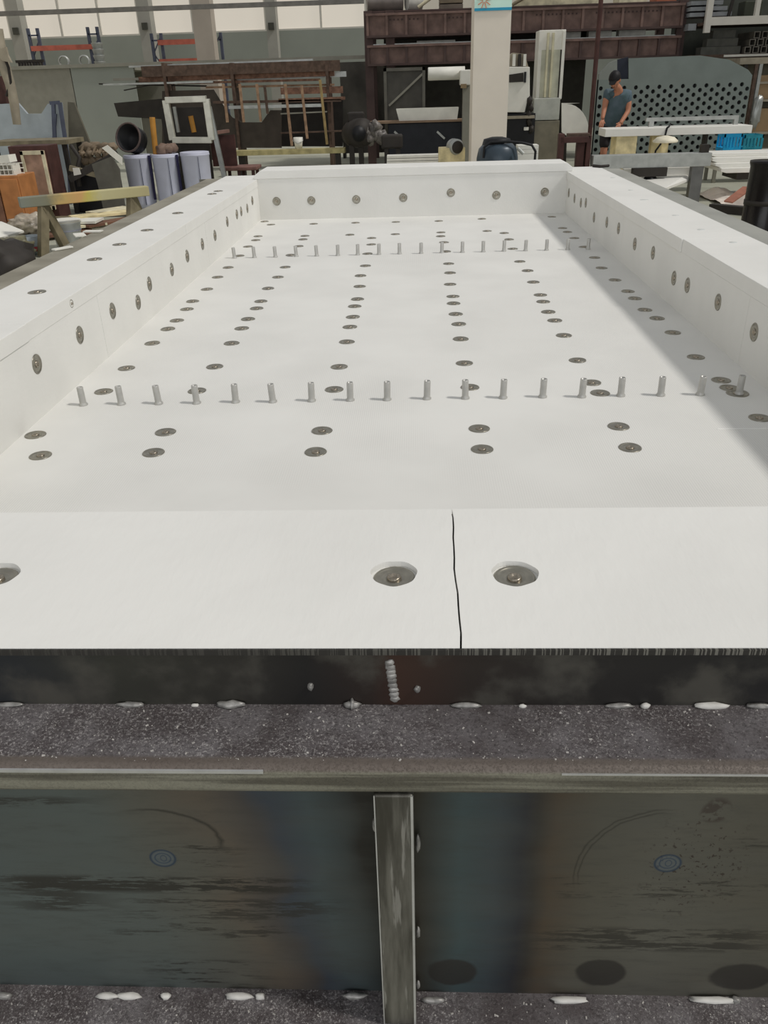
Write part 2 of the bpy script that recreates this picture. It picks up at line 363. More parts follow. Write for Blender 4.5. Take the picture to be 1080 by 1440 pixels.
# web panels with their heat tints, scratches, stamps and stains
PYW = .715
def pw(px, py): return at(px, py, PYW)
def panel_mat(name, stops, x0, x1, right):
    n = NT(name, .45, .3); x = n.xyz(); kk = 1.1
    wob = n.math('MULTIPLY', n.math('SUBTRACT', n.noise(5, sc=(1,1,1.2), detail=2, loc=(0, 0, 3)), .5), .13 if not right else .035)
    slant = 0 if right else .16
    f = n.math('DIVIDE', n.math('SUBTRACT', n.math('ADD', n.math('ADD', x[0], wob), n.math('MULTIPLY', n.math('SUBTRACT', x[2], .66), slant)), x0), x1-x0)
    c = n.ramp(f, [((pw(p, 1250).x-x0)/(x1-x0), K(cc, kk)) for p, cc in stops])
    c = n.mix(n.sstep(n.noise(8, sc=(.6,1,2), detail=6, loc=(5,0,1)), .3, .75, 0, .3), c, K((74, 76, 72), kk))
    c = n.mix(n.sstep(n.noise(46, sc=(.3,1,1.5), detail=6, loc=(2,0,4), rough=.75), .45, .7, 0, .28), c, K((52, 52, 48), kk))
    dk = K((36, 34, 30), kk)
    def band(py0, py1, px0, px1, thr, amt, sd, fade=.05):
        m0 = n.math('MULTIPLY', n.sstep(x[2], pw(500, py1).z, pw(500, py1-8).z), n.sstep(x[2], pw(500, py0).z, pw(500, py0+8).z))
        a, b = pw(px0, 1250).x, pw(px1, 1250).x
        m1 = n.math('MULTIPLY', n.sstep(x[0], a-fade, a+fade), n.sstep(x[0], b+fade, b-fade))
        ns = n.sstep(n.noise(40, sc=(.3, 1, 2.6), detail=8, loc=(sd, 0, sd), rough=.75), thr, thr+.05)
        return n.math('MULTIPLY', n.math('MULTIPLY', m0, m1), n.math('MULTIPLY', ns, amt))
    def ringl(px, py, rx, rz, wd, amt, col, wob=.0):
        nonlocal c
        p = pw(px, py); d = n.ell(p.x, p.z, rx, rz, wob)
        mk = n.math('SUBTRACT', 1, n.math('DIVIDE', n.math('ABSOLUTE', n.math('SUBTRACT', d, 1)), wd), clamp=True)
        c = n.mix(n.math('MULTIPLY', mk, amt), c, K(col, kk)); return d
    if not right:
        for a in ((1232, 1262, 0, 420, .47, .9, 1), (1248, 1290, 20, 130, .46, .75, 2), (1262, 1300, 180, 460, .50, .7, 3), (1290, 1328, 150, 410, .53, .7, 4), (1120, 1142, 0, 150, .46, .7, 5), (1350, 1392, 190, 340, .52, .8, 6), (1185, 1235, 250, 330, .52, .8, 7)):
            c = n.mix(band(*a), c, dk)
        # big pale hand-wiped loop
        p = pw(215, 1180); d = n.ell(p.x, p.z, p.x-pw(120, 1180).x, pw(215, 1139).z-p.z, .18); left = n.sstep(x[0], p.x-.05, p.x+.02)
        mk = n.math('SUBTRACT', 1, n.math('DIVIDE', n.math('ABSOLUTE', n.math('SUBTRACT', d, 1)), .06), clamp=True)
        upm = n.sstep(x[2], p.z-.03, p.z)
        c = n.mix(n.math('MULTIPLY', n.math('MULTIPLY', mk, left), n.math('MULTIPLY', upm, .8)), c, dk)
        st = (229, 1207)
    else:
        for a in ((1225, 1262, 760, 1100, .54, .7, 1), (1296, 1335, 770, 1100, .47, .75, 2), (1260, 1290, 840, 990, .55, .6, 8), (1170, 1190, 1000, 1100, .5, .8, 3)):
            c = n.mix(band(*a), c, dk)
        # spatter of rust dots
        p = pw(975, 1220); d = n.ell(p.x, p.z, .09, .13, .5)
        dots = n.math('MULTIPLY', n.sstep(n.noise(170, detail=2), .62, .66), n.sstep(d, 1, .4))
        c = n.mix(n.math('MULTIPLY', dots, .85), c, K((44, 34, 30), kk))
        p = pw(1008, 1140); d = n.ell(p.x, p.z, .022, .026, .9); c = n.mix(n.math('MULTIPLY', n.math('MULTIPLY', n.sstep(n.noise(60), .45, .55), n.sstep(d, 1, .6)), .7), c, K((52, 42, 38), kk))
        # double line that sweeps from the stamp area to the right
        for off in (0, .006):
            p = pw(925, 1232); d = n.ell(p.x, p.z, p.x-pw(812, 1232).x+off, pw(925, 1143).z-p.z+off, .08)
            mk = n.math('SUBTRACT', 1, n.math('DIVIDE', n.math('ABSOLUTE', n.math('SUBTRACT', d, 1)), .018), clamp=True)
            upm = n.math('MULTIPLY', n.sstep(x[2], p.z-.03, p.z+.01), n.sstep(x[0], p.x+.02, p.x-.03))
            c = n.mix(n.math('MULTIPLY', n.math('MULTIPLY', mk, upm), .6), c, dk)
        for (px, py, rx) in ((636, 1367, .036), (845, 1368, .037), (1042, 1374, .045)):
            p = pw(px, py); d = n.ell(p.x, p.z, rx, .031, .3); c = n.mix(n.math('MULTIPLY', n.sstep(d, 1.08, .88), .85), c, K((40, 38, 35), kk))
        st = (939, 1214)
    p = pw(*st)
    d = n.ell(p.x, p.z, .0175, .0165); c = n.mix(n.math('MULTIPLY', n.sstep(d, 1.05, .95), .4), c, K((80, 92, 102), kk))
    ringl(*st, .0165, .0158, .16, 1, (34, 48, 64)); ringl(*st, .0105, .0095, .16, .9, (38, 54, 70)); ringl(st[0]+1, st[1], .004, .0055, .25, .9, (38, 54, 70))
    # darker rim along the panel's bottom edge, beside the welds
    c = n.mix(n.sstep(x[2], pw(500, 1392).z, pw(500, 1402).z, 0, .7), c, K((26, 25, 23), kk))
    n.bump(n.noise(25, sc=(.4, 1, 2)), .12)
    return n.done(c)
XA, XB = -1.6, 1.5
lm_ = panel_mat('left_panel_steel', [(0,(72,80,79)), (180,(76,82,79)), (290,(80,78,70)), (345,(82,74,64)), (392,(62,58,56)), (412,(50,56,64)), (455,(58,68,70)), (500,(50,56,56)), (535,(30,28,25))], pw(-250,1250).x, pw(560,1250).x, False)
rm_ = panel_mat('right_panel_steel', [(585,(52,47,38)), (612,(48,52,50)), (650,(56,70,72)), (700,(52,60,64)), (735,(36,37,42)), (752,(44,40,36)), (775,(68,58,46)), (830,(76,73,64)), (930,(84,82,74)), (1080,(76,73,64))], pw(560,1250).x, pw(1340,1250).x, True)
xm = pw(556, 1250).x
ZLO = .432
part('web_panel', MB().box(XA, xm, PYW, PYW+.01, ZLO-.01, .9), lm_, bed)
part('web_panel', MB().box(xm, XB, PYW, PYW+.01, ZLO-.01, .9), rm_, bed)
part('bottom_rail', rtube(-1.66, 1.53, .655, Y0+.02, .36, ZLO), m_spk, bed)
pst = NT('scraped_post', .35, .45)
c = pst.mix(pst.sstep(pst.noise(22, sc=(2.5, 1, .25), detail=5), .35, .7), K((58, 56, 50), 1.1), K((104, 102, 95), 1.1))
c = pst.mix(pst.sstep(pst.noise(40, sc=(2.5, 1, .2), loc=(3,0,0)), .58, .66, 0, .6), c, K((150, 148, 142), 1.0)); m_post = pst.done(c)
px0, px1 = at(532, 1280, .668).x, at(583.5, 1280, .668).x
part('post', MB().box(px0, px1, .6675, PYW, ZLO-.001, .8895), m_post, bed, bev=.003)
part('post_edge', MB().box(px1-.0035, px1-.0005, .6665, .668, ZLO, .8885), m_bright, bed)
part('post_edge', MB().box(px0+.0005, px0+.002, .6668, .668, ZLO, .8885), m_bright, bed)
# lower body under the bottom rail and side shells
m_shell = mat('shell_steel', (100, 98, 90), .5, .3, var=.15, scale=3, k=1.3)
part('lower_plate', MB().box(XA, XB, .72, .73, .08, .36), m_shell, bed)
part('skid_rail', rtube(-1.66, 1.53, .66, .8, 0, .08), m_shell, bed)
part('skid_rail', rtube(-1.66, 1.53, 6.5, 6.62, 0, .08), m_shell, bed)
m_fll = mat('dusty_flange', (124, 120, 108), .6, .1, var=.2, scale=4, k=1.6, c2=(100, 96, 84))
m_flr = mat('grey_flange', (162, 162, 154), .5, .1, var=.1, scale=3, k=1.1)
part('side_plate', MB().box(-1.6, -1.585, .79, 6.62, .08, 1.0), m_shell, bed)
part('side_plate', MB().box(1.505, 1.52, .79, 6.62, .08, 1.0), m_shell, bed)
part('side_flange', MB().box(-1.605, XLo-.002, .79, 6.62, .985, 1.001), m_fll, bed)
part('side_flange', MB().box(XRo+.002, 1.535, .79, 6.62, .985, 1.001), m_flr, bed)
part('end_plate', MB().box(-1.66, 1.52, 6.602, 6.62, .08, 1.0), m_shell, bed)
part('bottom_plate', MB().box(-1.64, 1.5, .79, 6.6, .66, .685), m_shell, bed)
for x in (XLo-.004, XRo+.001): part('edge_flat', MB().box(x, x+.003, .79, 6.62, 1.0, 1.012), m_slot, bed)
# anchors
m_wash = mat('washer_steel', (158, 154, 142), .33, .8, var=.12, scale=40)
m_bolt = mat('bolt_steel', (176, 166, 150), .3, .9, var=.2, scale=300)
m_pin = mat('tube_steel', (190, 189, 184), .4, .35, var=.06, scale=40)
m_pinh = mat('tube_bore', (50, 46, 42), .8)
wme = MB().lathe([(.0305, 0), (.0303, .0018), (.0292, .0026), (.0272, .0026), (.0256, .0020), (.0246, .0011), (.0185, .0008), (.0172, .0014), (.0150, .0014), (.0135, .0007), (.0095, .0007), (0.0001, .0007)], n=24).mesh('anchor_washer')
bme = MB().lathe([(.0108, .0007), (.0104, .0034), (.0085, .0044), (.0062, .0040), (.0045, .0022), (.0001, .0020)], n=12).mesh('bolt')
wme.materials.append(m_wash); bme.materials.append(m_bolt)
def washer(p, axis, s=1.0, spin=0):
    e = Vector(axis).to_track_quat('Z', 'Y').to_euler()
    e = (Vector(axis).to_track_quat('Z', 'Y') @ __import__('mathutils').Euler((random.uniform(-.03, .03), random.uniform(-.03, .03), spin)).to_quaternion()).to_euler()
    o = link('anchor_washer', wme, None, bed, loc=p, rot=e); o.scale = (s, s, 1)
    b = bpy.data.objects.new('bolt', bme); COL.objects.link(b); b.parent = o; WL[b] = WL[o]
    return o
FL = [(50,612),(57,641),(146,551),(178,518),(214,483),(236,463),(249,451),(263,435),(271,424),(291,407),(306,390),(321,376.5),(336.5,360),(348.5,347),(359.6,338),(363,332.5),(381,316),(372,311.7),
 (233,608),(216,637),(277,550),(302,516),(326,483),(340,462),(349,449),(361,434),(367,424),(377,406),(391,390),(401,376),(409,359),(420,346.5),(426,337),(429,332),(441,315),
 (453,606),(444,636),(470,548),(477,516),(488,481),(492,460),(496,446),(499,431),(503,421),(506,403),(507,388),(514,374),(516.6,357),(522,344),(522.7,335),(492,330.5),(500,313.5),(556.7,312.3),(556,329.5),
 (674,603),(678,632),(661,545),(653,511),(648,477),(645,456),(641,442),(638,427),(637,417),(633,400),(633,384),(631,371),(627,354),(624.5,341),(619.7,332.5),(620,327),(617,311),
 (870,600),(886,630),(832,538.5),(844,553),(812,507),(793,472),(780,451),(771,439),(764,424.5),(760,415),(750,397),(742,381),(731,368),(721,350),(716,337),(709,328),(685,325),(677.5,308),
 (1068,588),(1014,535),(1026,546),(978.5,502.5),(946,468),(924,448),(907,436),(893,420),(883,410),(865,394),(846,377),(836,362.5),(821,347.5),(807.5,335),(798,326.5),(791,321),(776,305)]
for p in FL: washer(fl(*p, Z0), (0, 0, 1), 1.0, random.random()*6)
for p in [(51.5,512),(112,471),(158,437),(194,425),(210,399),(241.5,379),(263,360),(284.4,343),(302,331),(319.4,311.7),(332.8,301.5),(339,297),(347.6,293),(354.5,282)]:
    washer(onx(*p, XL), (1, 0, 0))
small = washer(onx(100, 427, XL), (1, 0, 0), .45)
for p in [(1061,467),(1010,425),(967,401),(948,391),(918.5,355.5),(893,343),(870,321),(853.5,312.5),(835.5,305.5),(824,285),(817,285),(808,279),(800,271),(794,273)]:
    washer(onx(*p, XR), (-1, 0, 0))
for p in [(389,283),(437.8,282),(501,280.5),(567,278),(634,271),(698,274.5),(766,270)]: washer(at(*p, YB), (0, -1, 0))
for p in [(52,411),(133,365),(168,344),(207,324),(250,300),(298,273),(307,269)]: washer(fl(*p, T), (0, 0, 1))
m_patch = mat('filler_patch', (208, 210, 206), .9, var=.05, scale=30)
pme = MB().lathe([(.024, 0), (.022, .0012), (.0001, .0014)], n=14).mesh('filler_patch'); pme.materials.append(m_patch)
for p in [(887,267.5),(906,281),(950,303),(986,323),(1031,341),(862,250)]:
    o = link('filler_patch', pme, None, bed, loc=fl(*p, T)); o.scale = (random.uniform(.6, 1.1), random.uniform(.5, .9), 1)
for hx, hy in HOLES: washer(Vector((hx, hy, T-.0089)), (0, 0, 1), .95, 1)
# ceramic-board support tubes standing in two rows
tme = MB().lathe([(.0138, 0), (.0138, .004), (.0112, .007), (.0105, .01), (.0102, .0585), (.0098, .06), (.0072, .06), (.0070, .02)], n=20).mesh('support_tube'); tme.materials.append(m_pin)
bore = MB().lathe([(.0071, .035), (.0001, .034)], n=12).mesh('bore'); bore.materials.append(m_pinh)
for (a, b) in (((119,569.5),(1039,554)), ((329.5,363),(827,350.5))):
    A, B = fl(*a, Z0), fl(*b, Z0)
    for i in range(18):
        p = A.lerp(B, i/17); p = Vector((p.x+random.uniform(-.003,.003), p.y+random.uniform(-.004,.004), Z0))
        o = link('support_tube', tme, None, bed, loc=p, rot=(random.uniform(-.03, .03), random.uniform(-.05, .03) if i < 6 else random.uniform(-.02, .03), 0))
        q = bpy.data.objects.new('bore', bore); COL.objects.link(q); q.parent = o; WL[q] = p
o = washer(fl(1037, 553.5, Z0), (0, 0, 1), 1.12)
# weld beads and slag
m_weld = mat('weld_slag', (150, 148, 144), .4, .3, var=.25, scale=90, k=1.1)
m_plas = mat('plaster_scrap', (198, 196, 190), .8, var=.08, scale=60)
def weld(px, py, z, wpx, hpx, m, sd, Yp=None):
    p = fl(px, py, z) if Yp is None else at(px, py, Yp)
    s = (p-CAM).length/F
    if Yp is None: p.y = min(p.y, .7705 if z > .7 else PYW-.004); p.z += hpx*s*.25
    part('weld_bead', blob(MB(), p, (wpx*s/2, max(.0025, hpx*s/2), hpx*s/2), .45, 2.2, 2, sd), m, bed)
for i, (px, wd, hp, mm) in enumerate([(14,40,7,m_weld),(186,36,8,m_weld),(276,10,5,m_plas),(326,36,12,m_weld),(496,24,12,m_weld),(496,6,16,m_weld),(655,40,9,m_weld),(734,10,6,m_plas),(868,36,8,m_weld),(905,12,8,m_plas),(1066,36,8,m_weld)]):
    weld(px, 988, ZL, wd, hp, mm, i)
weld(998, 990, ZL, 44, 9, m_plas, 31)
for i, (px, wd, mm) in enumerate([(4,22,m_weld),(151,24,m_plas),(181,30,m_plas),(234,12,m_plas),(336,36,m_plas),(366,12,m_plas),(608,26,m_weld),(800,48,m_plas),(1003,52,m_plas),(1034,10,m_weld),(500,30,m_weld)]):
    weld(px, 1402 if px < 540 else 1408, ZLO, wd, 8, mm, i+40)
seam = MB()
for i in range(9):
    p = at(548+i*.9, 932+i*6.3, Y0-.001); blob(seam, p, (.0062, .003, .0055), .35, 2, 2, i)
part('weld_seam', seam, m_weld, bed)
for i, (px, py) in enumerate([(437, 965), (587, 968)]): weld(px, py, 0, 9, 12, m_weld, 60+i, Y0-.001)
for i, (px, py, h) in enumerate([(588,1185,46),(588,1310,30),(588,1385,24),(527,1160,30)]):
    p = at(px, py, .705); part('weld_bead', blob(MB(), p, (.003, .004, h*.00038), .4, 2, 2, 80+i), m_weld, bed)
# crumbs of plaster over both rails
cr = MB()
for i in range(420):
    px, py = random.uniform(0, 1080), 995+75*random.random()**.9
    if noise.noise(Vector((px*.012, py*.03, 0))) < -.12 and random.random() < .7: continue
    p = fl(px, py, ZL); r = random.choice([.0004, .0005, .0005, .0006, .0007, .0012])
    cr.obox(p+Vector((0, 0, r*.4)), (r*random.uniform(1, 3.4), r*1.4, r), Matrix.Rotation(random.random()*6, 3, 'Z'))
for i in range(120):
    p = fl(random.uniform(0, 1080), random.uniform(1408, 1440), ZLO); r = random.choice([.0006, .0009, .0013])
    cr.obox(p+Vector((0, 0, r*.4)), (r*random.uniform(1, 3), r*1.4, r), Matrix.Rotation(random.random()*6, 3, 'Z'))
single('plaster_crumbs', 'white plaster crumbs scattered over the speckled steel rail', 'debris', cr, mat('crumb_grey', (186, 182, 176), .8, var=.2, scale=200), kind='stuff')

# ================================================================== LEFT SIDE OF THE HALL
K2 = 1.5
wood = lambda n, c, **k: mat(n, c, .65, var=.18, scale=7, k=K2, **k)
m_oldwood = wood('old_wood', (112, 104, 84)); m_yel = wood('yellowed_wood', (142, 122, 82)); m_brown = wood('brown_wood', (104, 74, 58))
m_or = mat('orange_wood', (176, 118, 70), .65, var=.14, scale=6, k=1.05); m_dkr = wood('dark_red_wood', (66, 42, 38)); m_ply = wood('plywood', (204, 190, 148)); m_lt = wood('pale_plank', (196, 188, 160))
m_drum = mat('lilac_plastic', (186, 188, 204), .45, var=.04, scale=5, k=1.15); m_navy = mat('navy_strap', (40, 36, 72), .6)
m_whit = mat('white_paint', (224, 222, 212), .5, var=.04, k=1.05); m_dark = mat('dark_iron', (52, 48, 44), .6, .2, k=1.2); m_blk = mat('black_rubber', (24, 24, 26), .5)
m_grey = mat('grey_sheet', (120, 118, 108), .6, .1, var=.06, k=K2); m_tan = mat('tan_paint', (136, 128, 112), .6, k=K2); m_sheet = mat('pale_blue_sheet', (158, 166, 170), .4, .2, var=.06, k=1.2)
m_red = mat('rack_orange_red', (168, 92, 76), .6, k=K2); m_blue = mat('rack_blue_grey', (74, 78, 92), .6, k=K2); m_galv = mat('galvanized', (168, 170, 166), .4, .4, var=.1, scale=9, k=1.2)
m_rust = mat('rusty_steel', (122, 92, 76), .7, .2, var=.25, scale=12, k=K2); m_rustd = mat('dark_rusty_steel', (86, 70, 60), .7, .2, var=.2, scale=12, k=K2)

# grey booth with a rail on its roof edge, standing before the back wall
a, b = at(14, 150, 22), at(196, 150, 22); ztop = 2.15
bt = thing('grey_booth', 'long low grey walled enclosure with rail along its roof edge', 'enclosure', ((a.x-3)/2+b.x/2, 23.5, 0))
for i in range(4):
    xx0 = a.x-3 + (b.x-a.x+3)*i/4; part('side_panel', MB().box(xx0+.01, xx0+(b.x-a.x+3)/4-.01, 22, 22.05, 0, ztop), m_grey if i < 3 else m_dado, bt)
part('roof_rail', MB().box(a.x-3, b.x+6.6, 21.93, 22.08, ztop-.02, ztop+.055), m_grey, bt)
part('roof_deck', MB().box(a.x-3, b.x, 22.05, 25, ztop-.1, ztop), m_grey, bt)
part('back_panel', MB().box(a.x-3, b.x, 24.95, 25, 0, ztop-.1), m_grey, bt)
# pallet racks behind it
def upright(mb, px, pyt, Y, dxp, dx=.28):
    c = at(px, pyt, Y); h = c.z
    for q in (0, dx): mb.box(c.x+q-.04, c.x+q+.04, Y, Y+.08, 0, h)
    z = .3; k = 0
    while z < h-.3:
        mb.bar((c.x+(0 if k % 2 else dx), Y+.04, z), (c.x+(dx if k % 2 else 0), Y+.04, z+.45), .03, .03); z += .45; k += 1
    mb.box(c.x, c.x+dx, Y, Y+.06, h-.2, h-.16)
    return c.x
def rack(label, pxs, beams, Y):
    t = thing('pallet_rack', label, 'rack', (at(pxs[0][0], 60, Y).x, Y, 0)); xs_ = []
    for px, py in pxs:
        mb = MB(); xs_.append(upright(mb, px, py, Y, 0)); part('upright', mb, m_blue, t)
    for (pa_, pb_, py, h) in beams:
        p, q = at(pa_, py, Y-.05), at(pb_, py, Y-.05); part('beam', MB().box(p.x, q.x, Y-.08, Y-.01, p.z-h/2, p.z+h/2), m_red, t)
    return t
rack('blue upright pallet rack with red beam behind the grey booth', [(38, 40), (122, 38)], [(44, 130, 68.5, .13)], 27)
rack('second pallet rack, with red beams, half hidden by a wall column', [(212, 47), (296, 46)], [(222, 300, 60, .13), (224, 300, 86, .1)], 26.9)
# things on the roof rail
mb = MB()
for i in range(9): p = at(20+i*4, 92, 21.97+.0); mb.box(p.x, p.x+.04, 22.2, 22.26, ztop, ztop+.14)
p, q = at(16, 84, 22), at(56, 84, 22); mb.box(p.x, q.x, 22.2, 22.26, ztop+.13, ztop+.19)
single('metal_crate', 'low dark slatted metal crate on the booth roof beside blue rack', 'crate', mb, m_dark)
for i, px in enumerate((91, 120)):
    c = at(px, 91, 22.3); mb = MB().lathe([(.11, -.05), (.13, -.05), (.13, .05), (.11, .05), (.11, -.05)], (c.x, 22.3, ztop+.13), 16, axis=(0, 1, 0))
    single('steel_ring', ('small steel ring standing on booth roof, the left one' if i == 0 else 'small steel ring on booth roof just left of the rack upright'), 'ring', mb, m_galv)
t = None
for i in range(4):
    c = at(141, 90, 23); mb = MB().lathe([(.001, 0), (.11, 0), (.14, .12), (.145, .13), (.001, .13)], (c.x, 23, ztop+i*.135), 16)
    single('steel_pail', ['lowest of four silver pails stacked on the booth roof', 'second from the bottom of four stacked silver pails', 'third from the bottom of four stacked silver pails', 'topmost of four silver pails stacked on the booth roof'][i], 'pail', mb, m_galv, 'stack of silver pails')

# tan machine at the far left
t = thing('tan_machine', 'tan machine with curved pipe arm at the left edge', 'machine', (at(2, 150, 13.5).x, 13.6, 0))
part('column', pbox(MB(), -60, 108, 6, 150, 14.1, .35, z0=0), m_dkr, t)
part('arm', MB().tube([at(-3, 40, 13.5), at(1, 70, 13.5), at(6, 92, 13.45), at(14, 118, 13.45), at(20, 145, 13.45), at(24, 175, 13.45)], [.07, .08, .085, .075, .07, .06]), m_tan, t)
part('bracket', MB().prism([(at(a_, b_, 13.4).x, at(a_, b_, 13.4).z) for a_, b_ in ((0, 70), (10, 66), (13, 78), (18, 88), (6, 86), (0, 80))], 13.35, 13.4), m_tan, t)
part('hose', MB().tube([at(4, 75, 13.4), at(12, 95, 13.4), at(15, 115, 13.4), at(9, 135, 13.4)], .02), m_dark, t)
# folded pale sheet metal with an octagonal notch
def at2(pts, Y): return [(at(x_, y_, Y).x, at(x_, y_, Y).z) for x_, y_ in pts]
single('notched_sheet', 'pale blue-grey sheet metal panel with angular notch in top edge', 'sheet metal',
       MB().prism(at2([(-14, 300), (-14, 147), (25, 145), (38, 160), (58, 160), (67, 146), (86, 144), (92, 200), (96, 300)], 13.9), 13.9, 13.96), m_sheet)
single('leaning_board', 'dark leaning board right of the pale notched sheet', 'board', MB().prism(at2([(95, 143), (104, 144), (128, 205), (129, 300), (100, 300)], 14.05), 14.05, 14.1), mat('dim_board', (92, 88, 76), .6, k=K2))
mb = MB(); mb.bar(at(75, 145, 13.8), at(77, 198, 13.8), .05, .05); mb.bar(at(84, 144, 13.8), at(97, 232, 13.8), .05, .05); mb.bar(at(78, 160, 13.8), at(70, 290, 13.8), .04, .04)
mb.bar(at(84, 144, 13.8), at(70, 145, 13.8), .03, .05); mb.bar(at(97, 232, 13.8), (at(100, 290, 13.8).x, 13.8, 0), .05, .05); mb.bar(at(70, 290, 13.8), (at(70, 290, 13.8).x, 13.8, 0), .04, .04)
single('steel_trestle', 'thin dark steel trestle frame leaning on the pale notched sheet', 'frame', mb, m_blue)
# work table and cabinets
Yt = 12.6
a, b = at(-20, 198, Yt), at(93, 198, Yt); zt_ = at(40, 198, Yt).z
t = thing('work_table', 'long narrow brown work table below the pale notched sheet', 'table', ((a.x+b.x)/2, Yt+.3, 0))
part('table_top', MB().box(a.x, b.x, Yt, Yt+.7, zt_-.06, zt_), m_oldwood, t)
for xx in (a.x+.06, b.x-.1):
    for yy_ in (Yt+.05, Yt+.62): part('leg', MB().box(xx, xx+.06, yy_, yy_+.06, 0, zt_-.06), m_dark, t)
t = thing('brown_cabinet', 'brown wooden cabinet with pale framed front under the work table', 'cabinet', (at(50, 240, 12).x, 12.2, 0))
cbx = at(18, 240, 12).x; cbx1 = at(72, 240, 12).x; cz = at(45, 205, 12).z
part('body', MB().box(cbx, cbx1, 12, 12.4, 0.02, cz), m_dkr, t, bev=.01)
d = part('door', MB().box(cbx+.18, cbx1-.03, 11.96, 12, .15, cz-.06), wood('cabinet_panel', (158, 128, 110)), t, bev=.01)
fr = MB()
for (u0, u1, v0, v1) in ((cbx+.18, cbx1-.03, cz-.11, cz-.06), (cbx+.18, cbx1-.03, .15, .2), (cbx+.18, cbx+.22, .15, cz-.06), (cbx1-.07, cbx1-.03, .15, cz-.06)): fr.box(u0, u1, 11.94, 11.97, v0, v1)
part('door_frame', fr, m_lt, t)
t = thing('orange_cabinet', 'small orange wooden cabinet at the left edge', 'cabinet', (at(15, 280, 11).x, 11.2, 0))
x0_, x1_ = at(-25, 280, 11).x, at(33, 280, 11).x; cz = at(15, 247, 11).z
part('body', MB().box(x0_, x1_, 11, 11.5, 0, cz), m_or, t, bev=.01)
part('door', MB().box(x0_+.02, (x0_+x1_)/2-.01, 10.97, 11, .03, cz-.04), m_brown, t, bev=.005)
part('door', MB().box((x0_+x1_)/2+.01, x1_-.02, 10.97, 11, .03, cz-.04), m_or, t, bev=.005)
# white tray and scraps above it
p, q = at(-12, 240, 11.2), at(24, 228, 11.2)
t = single('white_block', 'white bar lying on white mesh basket above the orange cabinet', 'block', MB().bar((p.x, 11.2, cz+.17), (q.x, 11.1, cz+.2), .14, .09), m_whit)
mb = MB()
for i in range(7): mb.box(x0_+.12+i*.055, x0_+.13+i*.055, 11.06, 11.3, cz, cz+.125)
for z_ in (0, .06, .12): mb.box(x0_+.1, x0_+.5, 11.05, 11.07, cz+z_, cz+z_+.012); mb.box(x0_+.1, x0_+.5, 11.29, 11.31, cz+z_, cz+z_+.012)
single('wire_basket', 'white wire basket standing on the orange cabinet', 'basket', mb, m_whit)
# scrap heap: bars, tilted grille, cards
t = thing('machine_frame', 'dark oily machine frame heaped between cabinet and lilac drums', 'machine', (at(115, 240, 12.6).x, 12.7, 0))
part('beam', MB().bar(at(98, 252, 12.4), at(166, 216, 12.6), .12, .09), m_dark, t)
part('beam', MB().bar(at(98, 236, 12.42), at(140, 247, 12.5), .1, .07), m_oldwood, t)
part('body', pbox(MB(), 104, 240, 160, 285, 12.72, .4, z0=0), m_blk, t, bev=.02)
mb = MB()
for i in range(12): blob(mb, at(116+i*3.6, 216+11*math.sin(i*2.1), 12.75+.02*(i % 3)), (.05+.03*(i % 3), .06, .06), .8, 2.4, 2, i)
for i in range(5): mb.tube([at(112+i*9, 222-i*2, 12.7), at(117+i*9, 205+3*(i % 2), 12.75)], .02+.008*(i % 2), 8)
part('fittings', mb, wood('oily_fittings', (112, 98, 80)), t)
part('pipe', MB().tube([at(100, 205, 12.6), at(112, 222, 12.5), at(108, 240, 12.5), at(112, 262, 12.5)], .03), m_dark, t)
gp = [at(129, 231, 12.2), at(157, 220, 12.2), at(168, 238, 12.2), at(170, 262, 12.2), Vector((at(172, 262, 12.2).x, 12.2, 0)), Vector((at(140, 262, 12.2).x, 12.2, 0)), at(138, 262, 12.2)]
single('grey_grille', 'tilted grey mesh grille leaning before the machine frame', 'grille', MB().extr(gp, (0, .03, 0)), mat('grille_grey', (98, 96, 88), .6))
single('white_card', 'tilted white card sheet left of the lilac drums', 'card', MB().extr([at(143, 208, 12.1), at(151, 204, 12.1), at(172, 222, 12.1), at(172, 232, 12.1)], (0, .01, 0)), m_whit)
single('paper_scrap', 'small square white paper scrap on the dark machine frame', 'paper', MB().extr([at(102, 236, 12.33), at(111, 236, 12.33), at(114, 245, 12.33), at(104, 247, 12.33)], (0, .008, 0)), m_whit)
# three tall lilac drums
for i, (xa_, xb_, yt_, lb) in enumerate([(173, 212, 219, 'left of three tall lilac drums, black bin on top'), (213, 251, 218, 'middle one of the three tall lilac drums'), (253, 294, 215, 'right of three tall lilac drums, nearest the silver frame')]):
    Yd = 13.0; c = at((xa_+xb_)/2, 255, Yd); r = (xb_-xa_)/2*Yd/1281*1.03; h = at((xa_+xb_)/2, yt_, Yd).z
    t = thing('plastic_drum', lb, 'drum', (c.x, Yd+r, 0), 'tall lilac drums')
    part('shell', MB().lathe([(.001, 0), (r*.9, 0), (r*.93, h*.1), (r, h*.93), (r*1.03, h*.94), (r*1.03, h*.97), (r, h*.975)], (c.x, Yd+r, 0), 28), m_drum, t)
    part('lid', MB().lathe([(r*1.01, h*.975), (r*1.02, h), (r*.95, h*1.005), (.001, h*1.005)], (c.x, Yd+r, 0), 28), m_drum, t)
    part('seam', MB().box(c.x+r*.42, c.x+r*.44, Yd+.01, Yd+.06, .05, h*.93), m_blue, t)
    if i < 2: part('strap', MB().bar((c.x+r*1.02, Yd+r*.55, h*.99), (c.x+r*1.04, Yd+r*.5, .12), .03, .04), m_navy, t)
hd = at(190, 219, 13).z*1.005
cdx = at(181, 210, 13.25)
t = thing('black_bin', 'black round bin lying tipped over on the left lilac drum', 'bin', (cdx.x, 13.25, hd))
